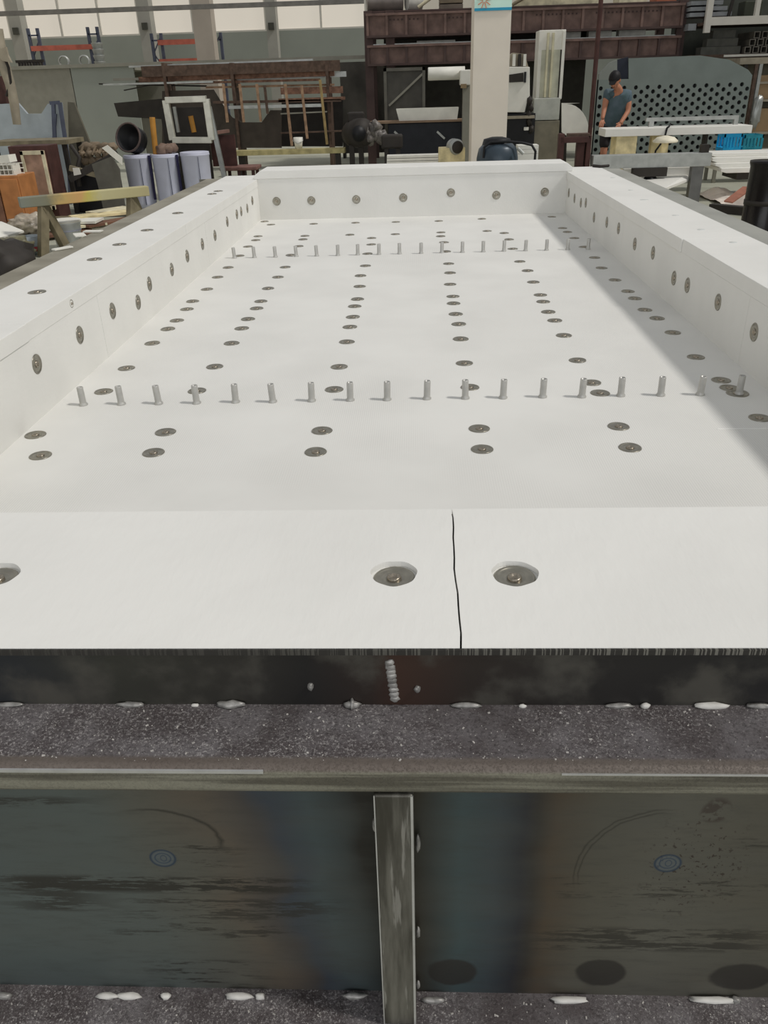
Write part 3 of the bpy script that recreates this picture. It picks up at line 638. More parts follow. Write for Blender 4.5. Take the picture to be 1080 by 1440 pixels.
part('shell', MB().lathe([(.001, .0), (.15, 0), (.19, .03), (.2, .25), (.185, .25), (.14, .04), (.001, .04)], (cdx.x+.12, 13.36, hd+.17), 24, axis=(-.25, -1, .3)), m_blk, t)
part('rim', MB().lathe([(.19, .24), (.212, .24), (.212, .262), (.19, .262), (.19, .24)], (cdx.x+.12, 13.36, hd+.17), 24, axis=(-.25, -1, .3)), mat('bin_rim', (92, 78, 74), .5), t)
for px, y0_, y1_, lb, Y in ((217, 165, 216, 'tall orange-yellow tube standing on the middle lilac drum', 13.2), (271, 163, 186, 'short orange-yellow tube seen through the silver frame', 14.6)):
    p, q = at(px-3, y0_, Y), at(px+2, y1_, Y)
    if px == 217: q = Vector((q.x, q.y, hd))
    single('orange_tube', lb, 'tube', MB().tube([q, p], .042, 12), mat('orange_plastic', (196, 140, 62), .5, k=.95))
mb = MB()
for i in range(4): blob(mb, Vector((at(228+i*4, 214, 13.15).x, 13.15+.03*i, hd+.07)), (.09, .08, .07), .6, 3, 2, i+5)
single('crumpled_wrap', 'crumpled brown wrapping on the middle lilac drum', 'wrapping', mb, mat('brown_wrap', (130, 108, 94), .6, k=1))
# silver square frame on a stand
t = thing('silver_frame', 'open square silver metal frame on a tall leg behind the drums', 'frame', (at(290, 220, 14).x, 14, 0))
Yf = 14
mb = MB(); A_, B_, C_, D_ = at(233, 141, Yf), at(290, 139, Yf), at(298, 197, Yf), at(243, 197, Yf)
for u, v in ((A_, B_), (B_, C_), (C_, D_), (D_, A_)): mb.bar(u, v, .1, .09)
part('square_frame', mb, mat('silver_paint', (206, 204, 190), .35, .3, k=1.15), t, bev=.008)
mb = MB().bar(at(245, 150, 14.2), at(251, 186, 14.2), .04, .06); part('back_bracket', mb, m_galv, t)
p, q = at(294, 150, Yf+.05), at(308, 245, Yf+.05)
part('leg', MB().bar(p, (q.x+.12, Yf+.05, 0), .07, .07), m_galv, t); part('foot', MB().box(q.x-.1, q.x+.35, Yf-.2, Yf+.3, 0, .03), m_galv, t)
part('dark_panel', MB().box(at(236, 165, 15).x, at(298, 165, 15).x, 14.6, 14.65, 0, at(270, 150, 15).z), m_dark, t)
# dark red chair
t = thing('wooden_chair', 'dark red wooden chair behind the far left tray corner', 'chair', (at(333, 235, 15).x, 15, 0))
Yc = 15.0; xa_, xb_ = at(312, 230, Yc).x, at(364, 230, Yc).x; zs_ = at(338, 233, Yc).z
part('seat', MB().box(xa_, xb_, Yc-.25, Yc+.25, zs_-.06, zs_), wood('chair_seat_wood', (108, 78, 70)), t, bev=.015)
part('backrest', MB().bar((xa_+.06, Yc, zs_), (at(312, 190, Yc).x, Yc+.03, at(312, 190, Yc).z), .42, .05, (0, 1, 0)), m_dkr, t)
part('top_rail', MB().bar(at(300, 187, Yc-.2), at(321, 184, Yc+.1), .06, .05), mat('worn_red_wood', (128, 98, 88), .6, k=1), t)
for xx in (xa_+.05, xa_+.3, xb_-.1):
    for yy_ in (Yc-.22, Yc+.18): part('leg', MB().box(xx, xx+.05, yy_, yy_+.05, 0, zs_-.05), m_dkr, t)
# sawhorse
t = thing('sawhorse', 'wooden sawhorse with yellow paint stained beam beside the tray', 'sawhorse', (-3.6, 9.4, 0))
p, q = at(27, 285, 9.15), at(208, 268, 9.9)
part('beam', MB().bar(p, q, .12, .105), NT('stained_beam', .7, 0).m, t, bev=.008)
n = NT('stained_beam_wood', .7, 0); xx = n.xyz(); f = n.math('DIVIDE', n.math('SUBTRACT', xx[0], p.x), q.x-p.x)
c = n.ramp(n.math('ADD', f, n.math('MULTIPLY', n.math('SUBTRACT', n.noise(6), .5), .25)), [(0, K((104, 108, 100), K2)), (.22, K((104, 102, 84), K2)), (.32, K((170, 144, 92), 1.3)), (.5, K((180, 142, 92), 1.3)), (.56, K((172, 160, 84), 1.3)), (.64, K((158, 152, 116), K2)), (1, K((146, 138, 104), K2))])
bpy.data.objects['beam.002' if 'beam.002' in bpy.data.objects else 'beam']  # (names only; material set below)
mb_obj = t.children[0]; mb_obj.data.materials.clear(); mb_obj.data.materials.append(n.done(c))
for (u, du, dy) in ((.17, -.12, -.12), (.17, .12, .22), (.86, -.1, -.12), (.86, .13, .2)):
    a_ = p.lerp(q, u); part('leg', MB().bar(a_+Vector((0, 0, -.05)), (a_.x+du*.6, a_.y+dy, 0.0), .07, .1), m_oldwood, t)
# bucket, can, planks, plastic
c = at(95, 330, 9.7); hb = at(95, 309, 9.7).z
t = thing('lidded_bucket', 'pale blue-white lidded bucket standing under the sawhorse', 'bucket', (c.x, 9.7, 0))
part('shell', MB().lathe([(.001, 0), (.135, 0), (.17, hb*.9), (.178, hb*.9), (.178, hb*.94)], (c.x, 9.7, 0), 24), mat('bucket_white', (212, 216, 222), .45, k=1.35), t)
part('hoop', MB().lathe([(.158, hb*.62), (.166, hb*.62), (.166, hb*.66), (.158, hb*.66)], (c.x, 9.7, 0), 24), m_drum, t)
part('lid', MB().lathe([(.182, hb*.93), (.184, hb), (.17, hb*1.01), (.001, hb*1.0)], (c.x, 9.7, 0), 24), m_whit, t)
c = at(44, 345, 9.3); h_ = .2
t = thing('paint_can', 'small grey and red can on the floor beside the sawhorse leg', 'can', (c.x, 9.35, 0))
part('shell', MB().lathe([(.001, 0), (.1, 0), (.1, h_), (.094, h_), (.094, h_-.02), (.001, h_-.02)], (c.x, 9.35, 0), 20), m_sheet, t)
part('label', MB().lathe([(.101, .04), (.1015, .04), (.1015, .09), (.101, .09)], (c.x, 9.35, 0), 20), mat('label_red', (176, 64, 70), .5), t)
pl = [((70, 322), (145, 313), m_lt), ((64, 312), (140, 310), m_whit), ((100, 306), (180, 298), m_ply), ((118, 318), (190, 306), m_brown), ((60, 332), (122, 322), m_brown), ((130, 300), (186, 290), m_lt), ((90, 300), (160, 294), m_oldwood), ((120, 330), (165, 322), m_rust)]
lbls = ['pale plank at the front of the scrap pile under the sawhorse', 'white board on the scrap pile behind the bucket', 'long plywood strip across the scrap pile', 'brown plank on the right of the scrap pile', 'short brown plank left of the lidded bucket', 'pale plank at the back right of the scrap pile', 'weathered plank at the back of the scrap pile', 'rusty orange offcut right of the lidded bucket']
for i, (a_, b_, mm) in enumerate(pl):
    z = (.10, .14, .16, .10, .05, .16, .04, .2)[i]; u, v = fl(*a_, z), fl(*b_, z); u.y = min(u.y, 11.9); v.y = min(v.y, 11.9)
    mb = MB().bar(u, v, (.3, .34, .26, .22, .25, .3, .2, .16)[i], .03)
    single('scrap_plank', lbls[i], 'plank', mb, mm, 'scrap planks by the sawhorse')
m_plast = mat('clear_plastic_grey', (176, 166, 150), .3, var=.25, scale=9, k=1.1)
for i, (px, py, r_, lb, mm) in enumerate([(42, 314, .26, 'crumpled brownish plastic bag in front of the orange cabinet', m_plast), (14, 350, .26, 'crumpled olive plastic bag near the left edge', mat('olive_plastic', (120, 116, 92), .35, var=.3, scale=8, k=1.1))]):
    c = fl(px, py, .12); single('plastic_bag', lb, 'bag', blob(MB(), (c.x, c.y, r_*.42), (r_, r_*.8, r_*.5), .45, 3.0, 4, i+3), mm)
single('white_sheet', 'white foam sheet lying tilted at the left edge', 'sheet', MB().extr([fl(-30, 312, .3), fl(3, 314, .3), fl(34, 327, .22), fl(-30, 345, .22)], (0, 0, .02)), m_whit)
t = single('dark_casting', 'dark lump of iron near the left edge beside the tray', 'casting', blob(MB(), (at(5, 372, 7.6).x, 7.6, .2), (.3, .3, .26), .5, 2.5, 3, 9), m_dark)
for i, (px, py) in enumerate([(112, 331), (131, 326), (88, 350)]):
    c = fl(px, py, 1.003); single('foam_scrap', ['white foam scrap on the tray flange, between the other two', 'farthest of three white foam scraps on the tray flange', 'nearest of three white foam scraps on the tray flange'][i], 'scrap', MB().obox(c+Vector((0, 0, .003)), (.05-.01*i, .09, .006), Matrix.Rotation(.5+i, 3, 'Z')), m_whit, 'foam scraps on the flange')

# ================================================================== STEEL STOCK RACK (left centre)
Ys = 19.0
t = thing('stock_rack', 'tall rack of posts piled with long steel sections', 'rack', (at(330, 200, Ys).x, Ys+.5, 0))
m_strip = mat('rusty_strip', (150, 122, 98), .7, .1, var=.2, scale=10, k=K2)
for i, (px, yt_, yb_, mm) in enumerate([(314, 118, 172, m_strip), (337, 118, 172, m_strip), (361, 118, 171, m_strip), (372, 120, 160, m_rustd), (401, 118, 205, m_strip), (424, 120, 195, m_strip), (450, 112, 203, m_yel)]):
    p, q = at(px, yt_, Ys-.05), at(px+ (yb_-yt_)*.11, yb_, Ys-.05); part('post', MB().bar(p, q, .05, .055), mm, t)
for (xa_, xb_, yy_, h, mm) in [(300, 480, 144, .05, m_rustd), (322, 452, 151, .06, m_galv), (392, 485, 141, .06, m_rust), (395, 482, 187, .03, m_rustd), (395, 460, 160, .025, m_grey)]:
    p, q = at(xa_, yy_, Ys), at(xb_, yy_-3, Ys); part('cross_bar', MB().bar(p, q, .1, h), mm, t)
part('dark_panel', MB().prism(at2([(300, 208), (318, 155), (326, 165), (340, 172), (368, 172), (380, 155), (396, 155), (396, 208)], Ys+.1), Ys+.1, Ys+.15), mat('rack_dark_panel', (72, 64, 56), .6, k=1.1), t)
part('dark_panel', MB().prism(at2([(228, 225), (228, 128), (300, 126), (318, 155), (300, 225)], Ys+.2), Ys+.2, Ys+.25), mat('rack_dark_panel', (0,0,0)), t)
part('back_panel', MB().prism(at2([(396, 206), (396, 140), (482, 138), (482, 206)], Ys+1.2), Ys+1.2, Ys+1.25), m_dark, t)
for px in (236, 330, 462):
    c = at(px, 150, Ys); part('support', MB().box(c.x-.03, c.x+.03, Ys+.04, Ys+.72, 0, at(px, 88, Ys).z), m_rustd, t)
bars = [  # (x0,y0,x1,y1,height m,mat,label)
 (200, 101, 478, 92, .2, m_rustd, 'dark brown steel channel topmost on the stock rack'),
 (196, 112, 470, 103, .1, m_rust, 'rust brown steel channel second from top on the rack'),
 (182, 94, 440, 84, .035, m_galv, 'pale thin steel strip lying above the dark channel'),
 (330, 110, 487, 104, .1, m_galv, 'light grey square steel bar jutting out at the right of the rack'),
 (160, 112, 340, 107, .05, m_grey, 'dull grey flat bar on the left of the stock rack'),
 (146, 119, 300, 115, .035, m_galv, 'long thin pale bar jutting out left of the rack'),
 (250, 117, 450, 112, .045, m_rust, 'orange rusty bar under the light grey square bar'),
 (290, 123, 470, 119, .04, m_strip, 'orange-brown bar lowest on the posts at right'),
 (140, 118, 290, 121, .03, m_dark, 'dark thin rod jutting out farthest left of the rack'),
 (175, 127, 215, 119, .02, m_dark, 'short dark rod hanging down at the rack left end'),
 (395, 128, 482, 126, .13, m_rust, 'rusty wide flat section behind the right posts')]
for i, (x0_, y0_, x1_, y1_, h, mm, lb) in enumerate(bars):
    p, q = at(x0_, y0_, Ys+.1+.12*(i % 5)), at(x1_, y1_, Ys+.1+.12*(i % 5)); single('steel_bar', lb, 'bar', MB().bar(p, q, .1, h), mm, 'long steel sections on the stock rack')
single('dark_beam_end', 'dark hanging steel plate at the left of the stock rack', 'plate', MB().prism(at2([(160, 145), (236, 138), (236, 168), (166, 164)], Ys+.3), Ys+.3, Ys+.4), m_dark)
# white bucket + yellow beam at its foot, on the floor
c = fl(418, 209, 0); c = Vector((at(419, 200, 17.6).x, 17.6, 0)); zb0, zb1 = at(419, 207, 17.6).z, at(419, 192, 17.6).z
p, q = at(328, 212, 17.6), at(485, 207, 17.6)
t = thing('yellow_bench', 'low long yellow bench at the foot of the stock rack', 'bench', ((p.x+q.x)/2, 17.6, 0))
zbt = p.z
part('top', MB().box(p.x, q.x, 17.5, 17.8, zbt-.09, zbt), wood('yellow_bench_paint', (158, 148, 106)), t)
for xx in (p.x+.1, q.x-.2): part('leg', MB().box(xx, xx+.1, 17.55, 17.75, 0, zbt-.09), m_dark, t)
t = thing('white_bucket', 'small white bucket standing on the yellow bench', 'bucket', (c.x, 17.65, zbt))
part('shell', MB().lathe([(.001, 0), (.07, 0), (.095, .21), (.088, .21), (.065, .02), (.001, .02)], (c.x, 17.65, zbt), 18), m_whit, t)
part('bail', MB().tube([(c.x-.092, 17.65, zbt+.19), (c.x-.1, 17.6, zbt+.15), (c.x, 17.53, zbt+.1), (c.x+.1, 17.6, zbt+.15), (c.x+.092, 17.65, zbt+.19)], .006, 6), m_galv, t)

# ================================================================== CENTRE: dark drill, screen, big brown rack
Ym = 17.5
t = thing('drill_machine', 'dark oily drilling machine on two legs left of the brown rack', 'machine', (at(512, 210, Ym).x, Ym, 0))
part('head', MB().lathe([(.001, -.3), (.24, -.3), (.27, -.1), (.25, .25), (.001, .25)], at(504, 187, Ym), 20, axis=(.5, -1, .1)), m_dark, t)
part('face', MB().lathe([(.001, .1), (.13, .1), (.15, 0), (.15, -.1)], at(504, 188, Ym-.25), 18, axis=(.3, -1, .1)), m_blk, t)
mb = MB()
for i in range(6): blob(mb, at(516+i*4, 186+8*math.sin(i*1.7), Ym-.1), (.12, .1, .13), .7, 3, 2, i+11)
part('cable_bundle', mb, mat('grey_wrapped_cable', (128, 122, 116), .4, var=.3, scale=14), t)
for px in (495, 508): a_ = at(px, 215, Ym); part('leg', MB().box(a_.x-.05, a_.x+.05, Ym-.05, Ym+.05, 0, a_.z+.15), m_dark, t)
part('hood', pbox(MB(), 488, 158, 512, 172, Ym, .3), m_dark, t, bev=.03)
# screen (dark) behind, hanging between rack and wall
t = thing('dark_screen', 'large dark grey sheet screen left of the brown rack', 'screen', (at(500, 180, 21).x, 21, 0))
a_, b_ = at(478, 150, 21.2), at(548, 150, 21.2)
part('sheet', MB().box(a_.x, b_.x, 21.6, 21.65, .1, at(510, 86, 21.2).z), mat('screen_grey', (98, 94, 86), .7, var=.3, scale=1.2, k=1.1), t)
for xx in (a_.x, b_.x-.06): part('foot', MB().box(xx, xx+.06, 21.45, 21.85, 0, .12), m_dark, t)
# big brown rack
YR = 19.6
m_rk = mat('rack_brown', (116, 94, 86), .6, .1, var=.2, scale=5, k=1.3); m_rkd = mat('rack_brown_dark', (78, 62, 58), .6, .1, var=.1, scale=5, k=1.2)
xa_, xb_ = at(516, 60, YR).x, at(956, 60, YR).x; RKX = xb_
t = thing('storage_rack', 'huge brown steel rack with two ribbed beams across the hall', 'rack', ((xa_+xb_)/2, YR+.8, 0))
def zpx(y): return (at(600, y, YR).z+at(900, y-6, YR).z)/2
for (yt_, yb_) in ((18, 46), (63, 86)):
    z1_, z0_ = zpx(yt_), zpx(yb_)
    g = part('girder', MB().box(xa_, xb_, YR, YR+.08, z0_, z1_), m_rk, t)
    part('flange', MB().box(xa_, xb_, YR-.09, YR+.12, z1_, z1_+.045), m_rk, g)
    part('flange', MB().box(xa_, xb_, YR-.07, YR+.12, z0_-.04, z0_), m_rkd, g)
    nx = 16
    for i in range(nx+1):
        xx = xa_+(xb_-xa_-.06)*i/nx; part('rib', MB().box(xx, xx+.05, YR-.07, YR, z0_, z1_), m_rk if yt_ < 50 else m_rkd, g)
    if yt_ < 50:
        d_ = MB(); zz = z1_-.09
        for i in range(70):
            xx = xa_+.4+(xb_-xa_-.8)*i/70
            if noise.noise(Vector((i*.13, 0, 0))) > -.1: d_.box(xx, xx+.035, YR-.012, YR-.001, zz, zz+.03)
        h_ = part('holes', d_, m_pane if False else m_rkd, g); h_['kind'] = 'stuff'
    part('rear_girder', MB().box(xa_, xb_, YR+1.6, YR+1.68, z0_, z1_), m_rkd, t)
for px, yt_ in ((519, 12), (549, 60), (838, 0), (954, 10)):
    if px == 838: continue
    for dy in (-.02, 1.6):
        c = at(px, 80, YR); part('post', MB().box(c.x-.09, c.x+.09, YR+.08+dy, YR+.2+dy, 0, zpx(10)), m_rkd, t)
part('shelf_deck', MB().box(xa_, xb_, YR+.1, YR+1.6, zpx(60)-.02, zpx(60)+.03), m_galv, t)
part('top_deck', MB().box(xa_, xb_, YR+.1, YR+1.6, zpx(16)+.04, zpx(16)+.07), m_rkd, t)
part('back_sheet', MB().box(xa_+.3, xb_-1.6, YR+1.7, YR+1.75, .3, zpx(16)), mat('back_sheet_dark', (66, 64, 58), .7, k=1.1), t)
# stuff on top of the rack
zt2 = zpx(16)+.075
m_whr = mat('white_roll', (206, 204, 196), .5)
def ontop(name, label, cat, px0_, px1_, r, mm, dy=.5, lift=0):
    p, q = at(px0_, 10, YR+dy), at(px1_, 10, YR+dy); single(name, label, cat, MB().tube([(p.x, YR+dy, zt2+r+lift), (q.x, YR+dy+.1, zt2+r+lift)], r, 14), mm)
ontop('grey_duct', 'thick grey duct lying on top of the brown rack at left', 'duct', 516, 566, .21, mat('duct_grey', (132, 124, 118), .4, .2, k=1.1), .6)
ontop('white_roll', 'white roll beside the grey duct on top of the brown rack', 'roll', 572, 592, .17, m_whr, .5)
p, q = at(588, 14, YR+.4), at(618, 2, YR+.4)
single('pale_tube', 'slanting pale tube on top of the brown rack', 'tube', MB().tube([(p.x, YR+.35, zt2+.05), (q.x, YR+.35, zt2+.32)], .035, 10), m_lt)
p, q = at(618, 8, YR+.5), at(650, 8, YR+.5)
for i in range(3): single('grey_plank', ['bottom', 'middle', 'top'][i]+' of three dull planks stacked on the rack beside the pillar', 'plank', MB().box(p.x, q.x, YR+.2, YR+1, zt2+i*.1, zt2+i*.1+.08), mat('plank_grey%d' % i, (110+i*10, 100+i*8, 90), .7, k=1.1), 'planks on the rack top')
p, q = at(724, 10, YR+.5), at(842, 10, YR+.5)
t2 = single('cream_board', 'long cream board lying on the brown rack right of the pillar', 'board', MB().box(p.x, q.x, YR+.15, YR+.9, zt2, zt2+.12), m_lt)
single('curved_profile', 'long brown bent profile on the cream board', 'profile', MB().tube([(p.x-.1, YR+.1, zt2+.02), (p.x+.15, YR+.1, zt2+.14), (p.x+.3, YR+.1, zt2+.17), (q.x, YR+.1, zt2+.17)], .03, 8), m_oldwood)
p, q = at(866, 6, YR+.5), at(905, 6, YR+.5)
single('pale_box', 'pale box lying on the brown rack, right end', 'box', MB().box(p.x, q.x, YR+.2, YR+.8, zt2, zt2+.16), m_lt)
p, q = at(918, 6, YR+.5), at(945, 6, YR+.5)
single('orange_box', 'dull orange box at the right end of the brown rack top', 'box', MB().box(p.x, q.x, YR+.2, YR+.8, zt2, zt2+.2), mat('dull_orange', (186, 112, 82), .6))
# white packets glimpsed between the girders
for i, (xa2, xb2) in enumerate([(586, 640), (790, 815), (826, 858), (868, 905)]):
    p, q = at(xa2, 58, YR+.4), at(xb2, 58, YR+.4); single('white_packet', ['white strip packet on the rack shelf left of the pillar', 'small white packet on rack shelf just right of white cabinet', 'middle white packet on the rack shelf behind the thin pole', 'white packet on the rack shelf right of the thin pole'][i], 'packet',
        MB().box(p.x, q.x, YR+.3, YR+.6, zpx(60)+.035, zpx(60)+.035+(.04 if i == 0 else .13)), m_whr, 'white packets between the rack beams', bev=.01)
# below the rack, left of the pillar: frames, roll, box, dark tank
YU = 18.6
t = thing('window_frame_stack', 'dark grey framed panel with diagonal brace under the rack', 'panel', (at(570, 140, YU).x, YU+.5, 0))
a_, b_ = at(540, 130, YU+.5), at(598, 130, YU+.5); zt_, zb_ = at(570, 95, YU+.5).z, .05
part('panel', MB().box(a_.x, b_.x, YU+.55, YU+.6, zb_, zt_), mat('panel_grey_dark', (76, 74, 68), .6, k=1.2), t)
mb = MB(); mb.box(a_.x, b_.x, YU+.5, YU+.55, zt_-.06, zt_).box(a_.x, a_.x+.06, YU+.5, YU+.55, zb_, zt_).box(b_.x-.06, b_.x, YU+.5, YU+.55, zb_, zt_)
part('frame', mb, mat('frame_grey_dark', (96, 94, 86), .6, k=1.2), t)
part('brace', MB().bar((a_.x+.1, YU+.52, zt_-.7), (b_.x-.05, YU+.52, zt_-.12), .03, .04), m_grey, t)
part('bottom_rail', MB().box(a_.x, b_.x, YU+.5, YU+.55, zb_, zb_+.1), m_dark, t)
# tank (dark blue-black box) with pale trough on its top board
a_, b_ = at(546, 195, YU), at(662, 195, YU); ztk = at(600, 169, YU).z
t = thing('dark_tank', 'large dark blue-black tank with brown wooden top left of the pillar', 'tank', ((a_.x+b_.x)/2, YU+.35, 0))
part('body', MB().box(a_.x, b_.x, YU, YU+.45, 0, ztk-.04), mat('tank_blueblack', (40, 42, 48), .5, .1), t, bev=.02)
part('top_board', MB().box(at(520, 168, YU).x, b_.x, YU-.06, YU+.47, ztk-.04, ztk), mat('tank_top', (150, 126, 104), .6), t)
for px in (560, 620): p = at(px, 190, YU-.02); part('handle', MB().bar(p+Vector((-.08, 0, .07)), p+Vector((.08, 0, -.07)), .03, .04), m_galv, t)
a_, b_ = at(557, 160, YU), at(645, 160, YU)
t = thing('white_trough', 'long white trough standing on the dark tank', 'trough', ((a_.x+b_.x)/2, YU+.15, ztk))
h_ = at(600, 152, YU).z-ztk
mb = MB(); w1, w2 = .04, .0; 
part('front', MB().prism([(a_.x+.06, ztk), (b_.x-.03, ztk), (b_.x, ztk+h_), (a_.x, ztk+h_)], YU, YU+.03), m_whit, t)
part('back', MB().prism([(a_.x+.06, ztk), (b_.x-.03, ztk), (b_.x, ztk+h_), (a_.x, ztk+h_)], YU+.27, YU+.3), m_whit, t)
part('bottom', MB().box(a_.x+.06, b_.x-.03, YU+.03, YU+.27, ztk, ztk+.03), m_whit, t)
part('end', MB().box(b_.x-.05, b_.x-.03, YU+.03, YU+.27, ztk+.03, ztk+h_), m_whit, t); part('end', MB().box(a_.x+.07, a_.x+.09, YU+.03, YU+.27, ztk+.03, ztk+h_), m_whit, t)
# white cylinder + bracket machine
t = thing('white_machine', 'white machine with horizontal cylinder left of the pillar', 'machine', (at(652, 130, 18.3).x, 18.3, 0))
p, q = at(602, 104, 18.2), at(654, 104, 18.2); r_ = (at(625, 95, 18.2).z-at(625, 114, 18.2).z)/2
part('cylinder', MB().lathe([(.001, 0), (r_*.96, 0), (r_, .02), (r_, (q-p).length), (.001, (q-p).length)], (p.x, 18.35, p.z), 28, axis=(1, 0, 0)), m_whit, t)
part('bracket', pbox(MB(), 647, 98, 662, 120, 18.1, .3), m_whit, t, bev=.02)
part('stand', pbox(MB(), 651, 116, 664, 166, 18.25, .25, z0=0), m_grey, t)
part('collar', pbox(MB(), 648, 118, 656, 124, 18.08, .1), mat('brass_dull', (140, 120, 90), .4, .4), t)
# pale boards and motor by the pillar foot (visible above tray edge)
Yb = 14.6
for i in range(3):
    p, q = at(544, 219+i*4, Yb), at(634, 217+i*4, Yb); 
    lb = ['topmost of three white aluminium profiles left of the pillar', 'middle of three white aluminium profiles left of the pillar', 'lowest of three white aluminium profiles left of the pillar'][i]
    single('white_profile', lb, 'profile', MB().box(p.x, q.x, Yb-.02*i, Yb+.3, q.z-.035, q.z), m_whit, 'white profiles on the trestle')
p, q = at(544, 231, Yb), at(634, 231, Yb)
t = thing('low_trestle', 'low dark trestle carrying white profiles left of the pillar', 'trestle', ((p.x+q.x)/2, Yb+.15, 0))
part('top', MB().box(p.x, q.x, Yb, Yb+.28, .3, at(590, 229.5, Yb).z-.037), m_dark, t)
for xx in (p.x+.05, q.x-.15): part('leg', MB().box(xx, xx+.1, Yb+.02, Yb+.26, 0, .3), m_dark, t)
t = thing('small_motor', 'small dark motor on pale wooden block left of the pillar', 'motor', (at(636, 222, 13.6).x, 13.6, 0))
part('block', pbox(MB(), 617, 208, 654, 240, 13.6, .3, z0=0), m_ply, t, bev=.01)
c = at(640, 207, 13.6)
part('body', MB().lathe([(.001, -.12), (.1, -.12), (.115, -.08), (.115, .1), (.08, .14), (.001, .14)], (c.x, 13.7, c.z), 18, axis=(.3, -1, 0)), m_galv, t)
part('cover', MB().lathe([(.001, .141), (.07, .15), (.09, .13), (.1165, .04)], (c.x, 13.7, c.z), 18, axis=(.3, -1, 0)), m_dark, t)
c_ = at(528, 210, 15.5)
t = thing('dark_stool', 'dark stool standing between drilling machine and white profiles', 'stool', (c_.x+.3, 15.5, 0))
p, q = at(536, 186, 15.5), at(566, 186, 15.5); zz = at(550, 200, 15.5).z
part('seat', MB().box(p.x, q.x, 15.4, 15.75, zz-.1, zz+.12), m_dark, t, bev=.03)
for xx in (p.x+.05, q.x-.12):
    for y_ in (15.42, 15.67): part('leg', MB().box(xx, xx+.07, y_, y_+.06, 0, zz-.1), m_dark, t)

# ================================================================== RIGHT OF THE PILLAR
Ye = 15.4
t = thing('milling_machine', 'white milling machine with motor head right of the pillar', 'machine', (at(728, 150, Ye).x, Ye, 0))
part('head', MB().prism(at2([(700, 118), (700, 158), (738, 158), (742, 140), (745, 138), (745, 94), (700, 94)], Ye), Ye, Ye+.5), m_whit, t, bev=.01)
part('top_ribs', MB().prism(at2([(716, 94), (716, 78), (722, 74), (738, 76), (743, 94)], Ye+.1), Ye+.1, Ye+.4), m_tan, t)
for px in (723, 731, 738): part('motor_fin', pbox(MB(), px-2, 76, px+2, 93, Ye+.03, .08), m_whit if px != 731 else m_dark, t)
part('window', MB().prism(at2([(716, 105), (736, 102), (736, 115), (716, 116)], Ye-.01), Ye-.015, Ye-.001), m_dark, t)
part('window_trim', pbox(MB(), 737, 101, 740, 116, Ye-.03, .03), m_blk, t)
part('base', pbox(MB(), 700, 160, 752, 200, Ye+.05, .5, z0=0), m_blk, t)
part('table', pbox(MB(), 704, 163, 752, 167, Ye-.05, .5), m_tan, t)
mb = MB()
for i in range(5): blob(mb, at(745+2*math.sin(i*2), 142+i*10, Ye), (.045, .05, .07), .5, 3, 2, i+21)
part('fittings', mb, m_dark, t)
p = at(740, 181, Ye-.02); part('lamp_glint', MB().obox(p, (.08, .02, .05)), m_whit, t)
# tall white cabinet column
t = thing('column_machine', 'tall white cabinet machine with two vertical rails', 'machine', (at(772, 120, 15.8).x, 16, 0))
Yk = 15.8
def px2(x0, y0, x1, y1, Y, dep): return pbox(MB(), x0, y0, x1, y1, Y, dep)
part('body', px2(756, 42, 793, 140, Yk, .45), m_whit, t, bev=.01)
part('recess', px2(760, 70, 788, 137, Yk-.01, .02), mat('recess_pale', (196, 196, 176), .5), t)
part('side_edge', px2(789, 44, 793, 138, Yk-.03, .03), m_whit, t)
for px in (769, 776): part('rail', px2(px-1.5, 46, px+1.5, 137, Yk-.05, .04), mat('rail_cream', (206, 200, 168), .4, .1), t)
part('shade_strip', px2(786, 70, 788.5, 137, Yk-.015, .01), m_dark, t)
part('lower_box', px2(750, 138, 787, 169, Yk-.06, .55), mat('lower_white', (192, 194, 184), .5), t, bev=.01)
part('base', pbox(MB(), 748, 170, 786, 201, Yk-.06, .55, z0=.0), mat('base_greige', (138, 132, 114), .6), t, bev=.01)
# half-round plate
pts = [(790, 145), (815, 145)]
for a_ in range(0, 91, 12): pts.append((797+31*math.sin(math.radians(a_)), 184-38*math.cos(math.radians(a_))))
pts += [(828, 192), (800, 193), (790, 186)]
t = thing('round_plate', 'white plate with one quarter-round edge propped up', 'plate', (at(808, 170, 15.2).x, 15.2, 0))
part('plate', MB().prism(at2(pts, 15.2), 15.2, 15.24), m_whit, t)
part('prop', MB().bar(at(795, 188, 15.26), (at(797, 200, 15.5).x, 15.5, 0), .05, .05), m_dark, t); part('prop', MB().bar(at(824, 190, 15.26), (at(824, 200, 15.5).x, 15.5, 0), .05, .05), m_dark, t)
# dark red posts
t = thing('red_stand', 'dark red-brown stand with thick posts behind the far right tray corner', 'stand', (at(805, 210, 12).x, 12, 0))
for (xa2, xb2, yt_) in ((785, 793, 188), (811, 822, 189), (824, 831, 190)):
    part('post', pbox(MB(), xa2, yt_, xb2, 235, 12+.02*(xa2 % 7), .12, z0=0), m_dkr, t, bev=.01)
part('rail', MB().bar(at(788, 197, 12.06), at(828, 196, 12.06), .08, .07), m_dkr, t)
part('block', pbox(MB(), 800, 188, 830, 195, 12.1, .2), m_rustd, t)
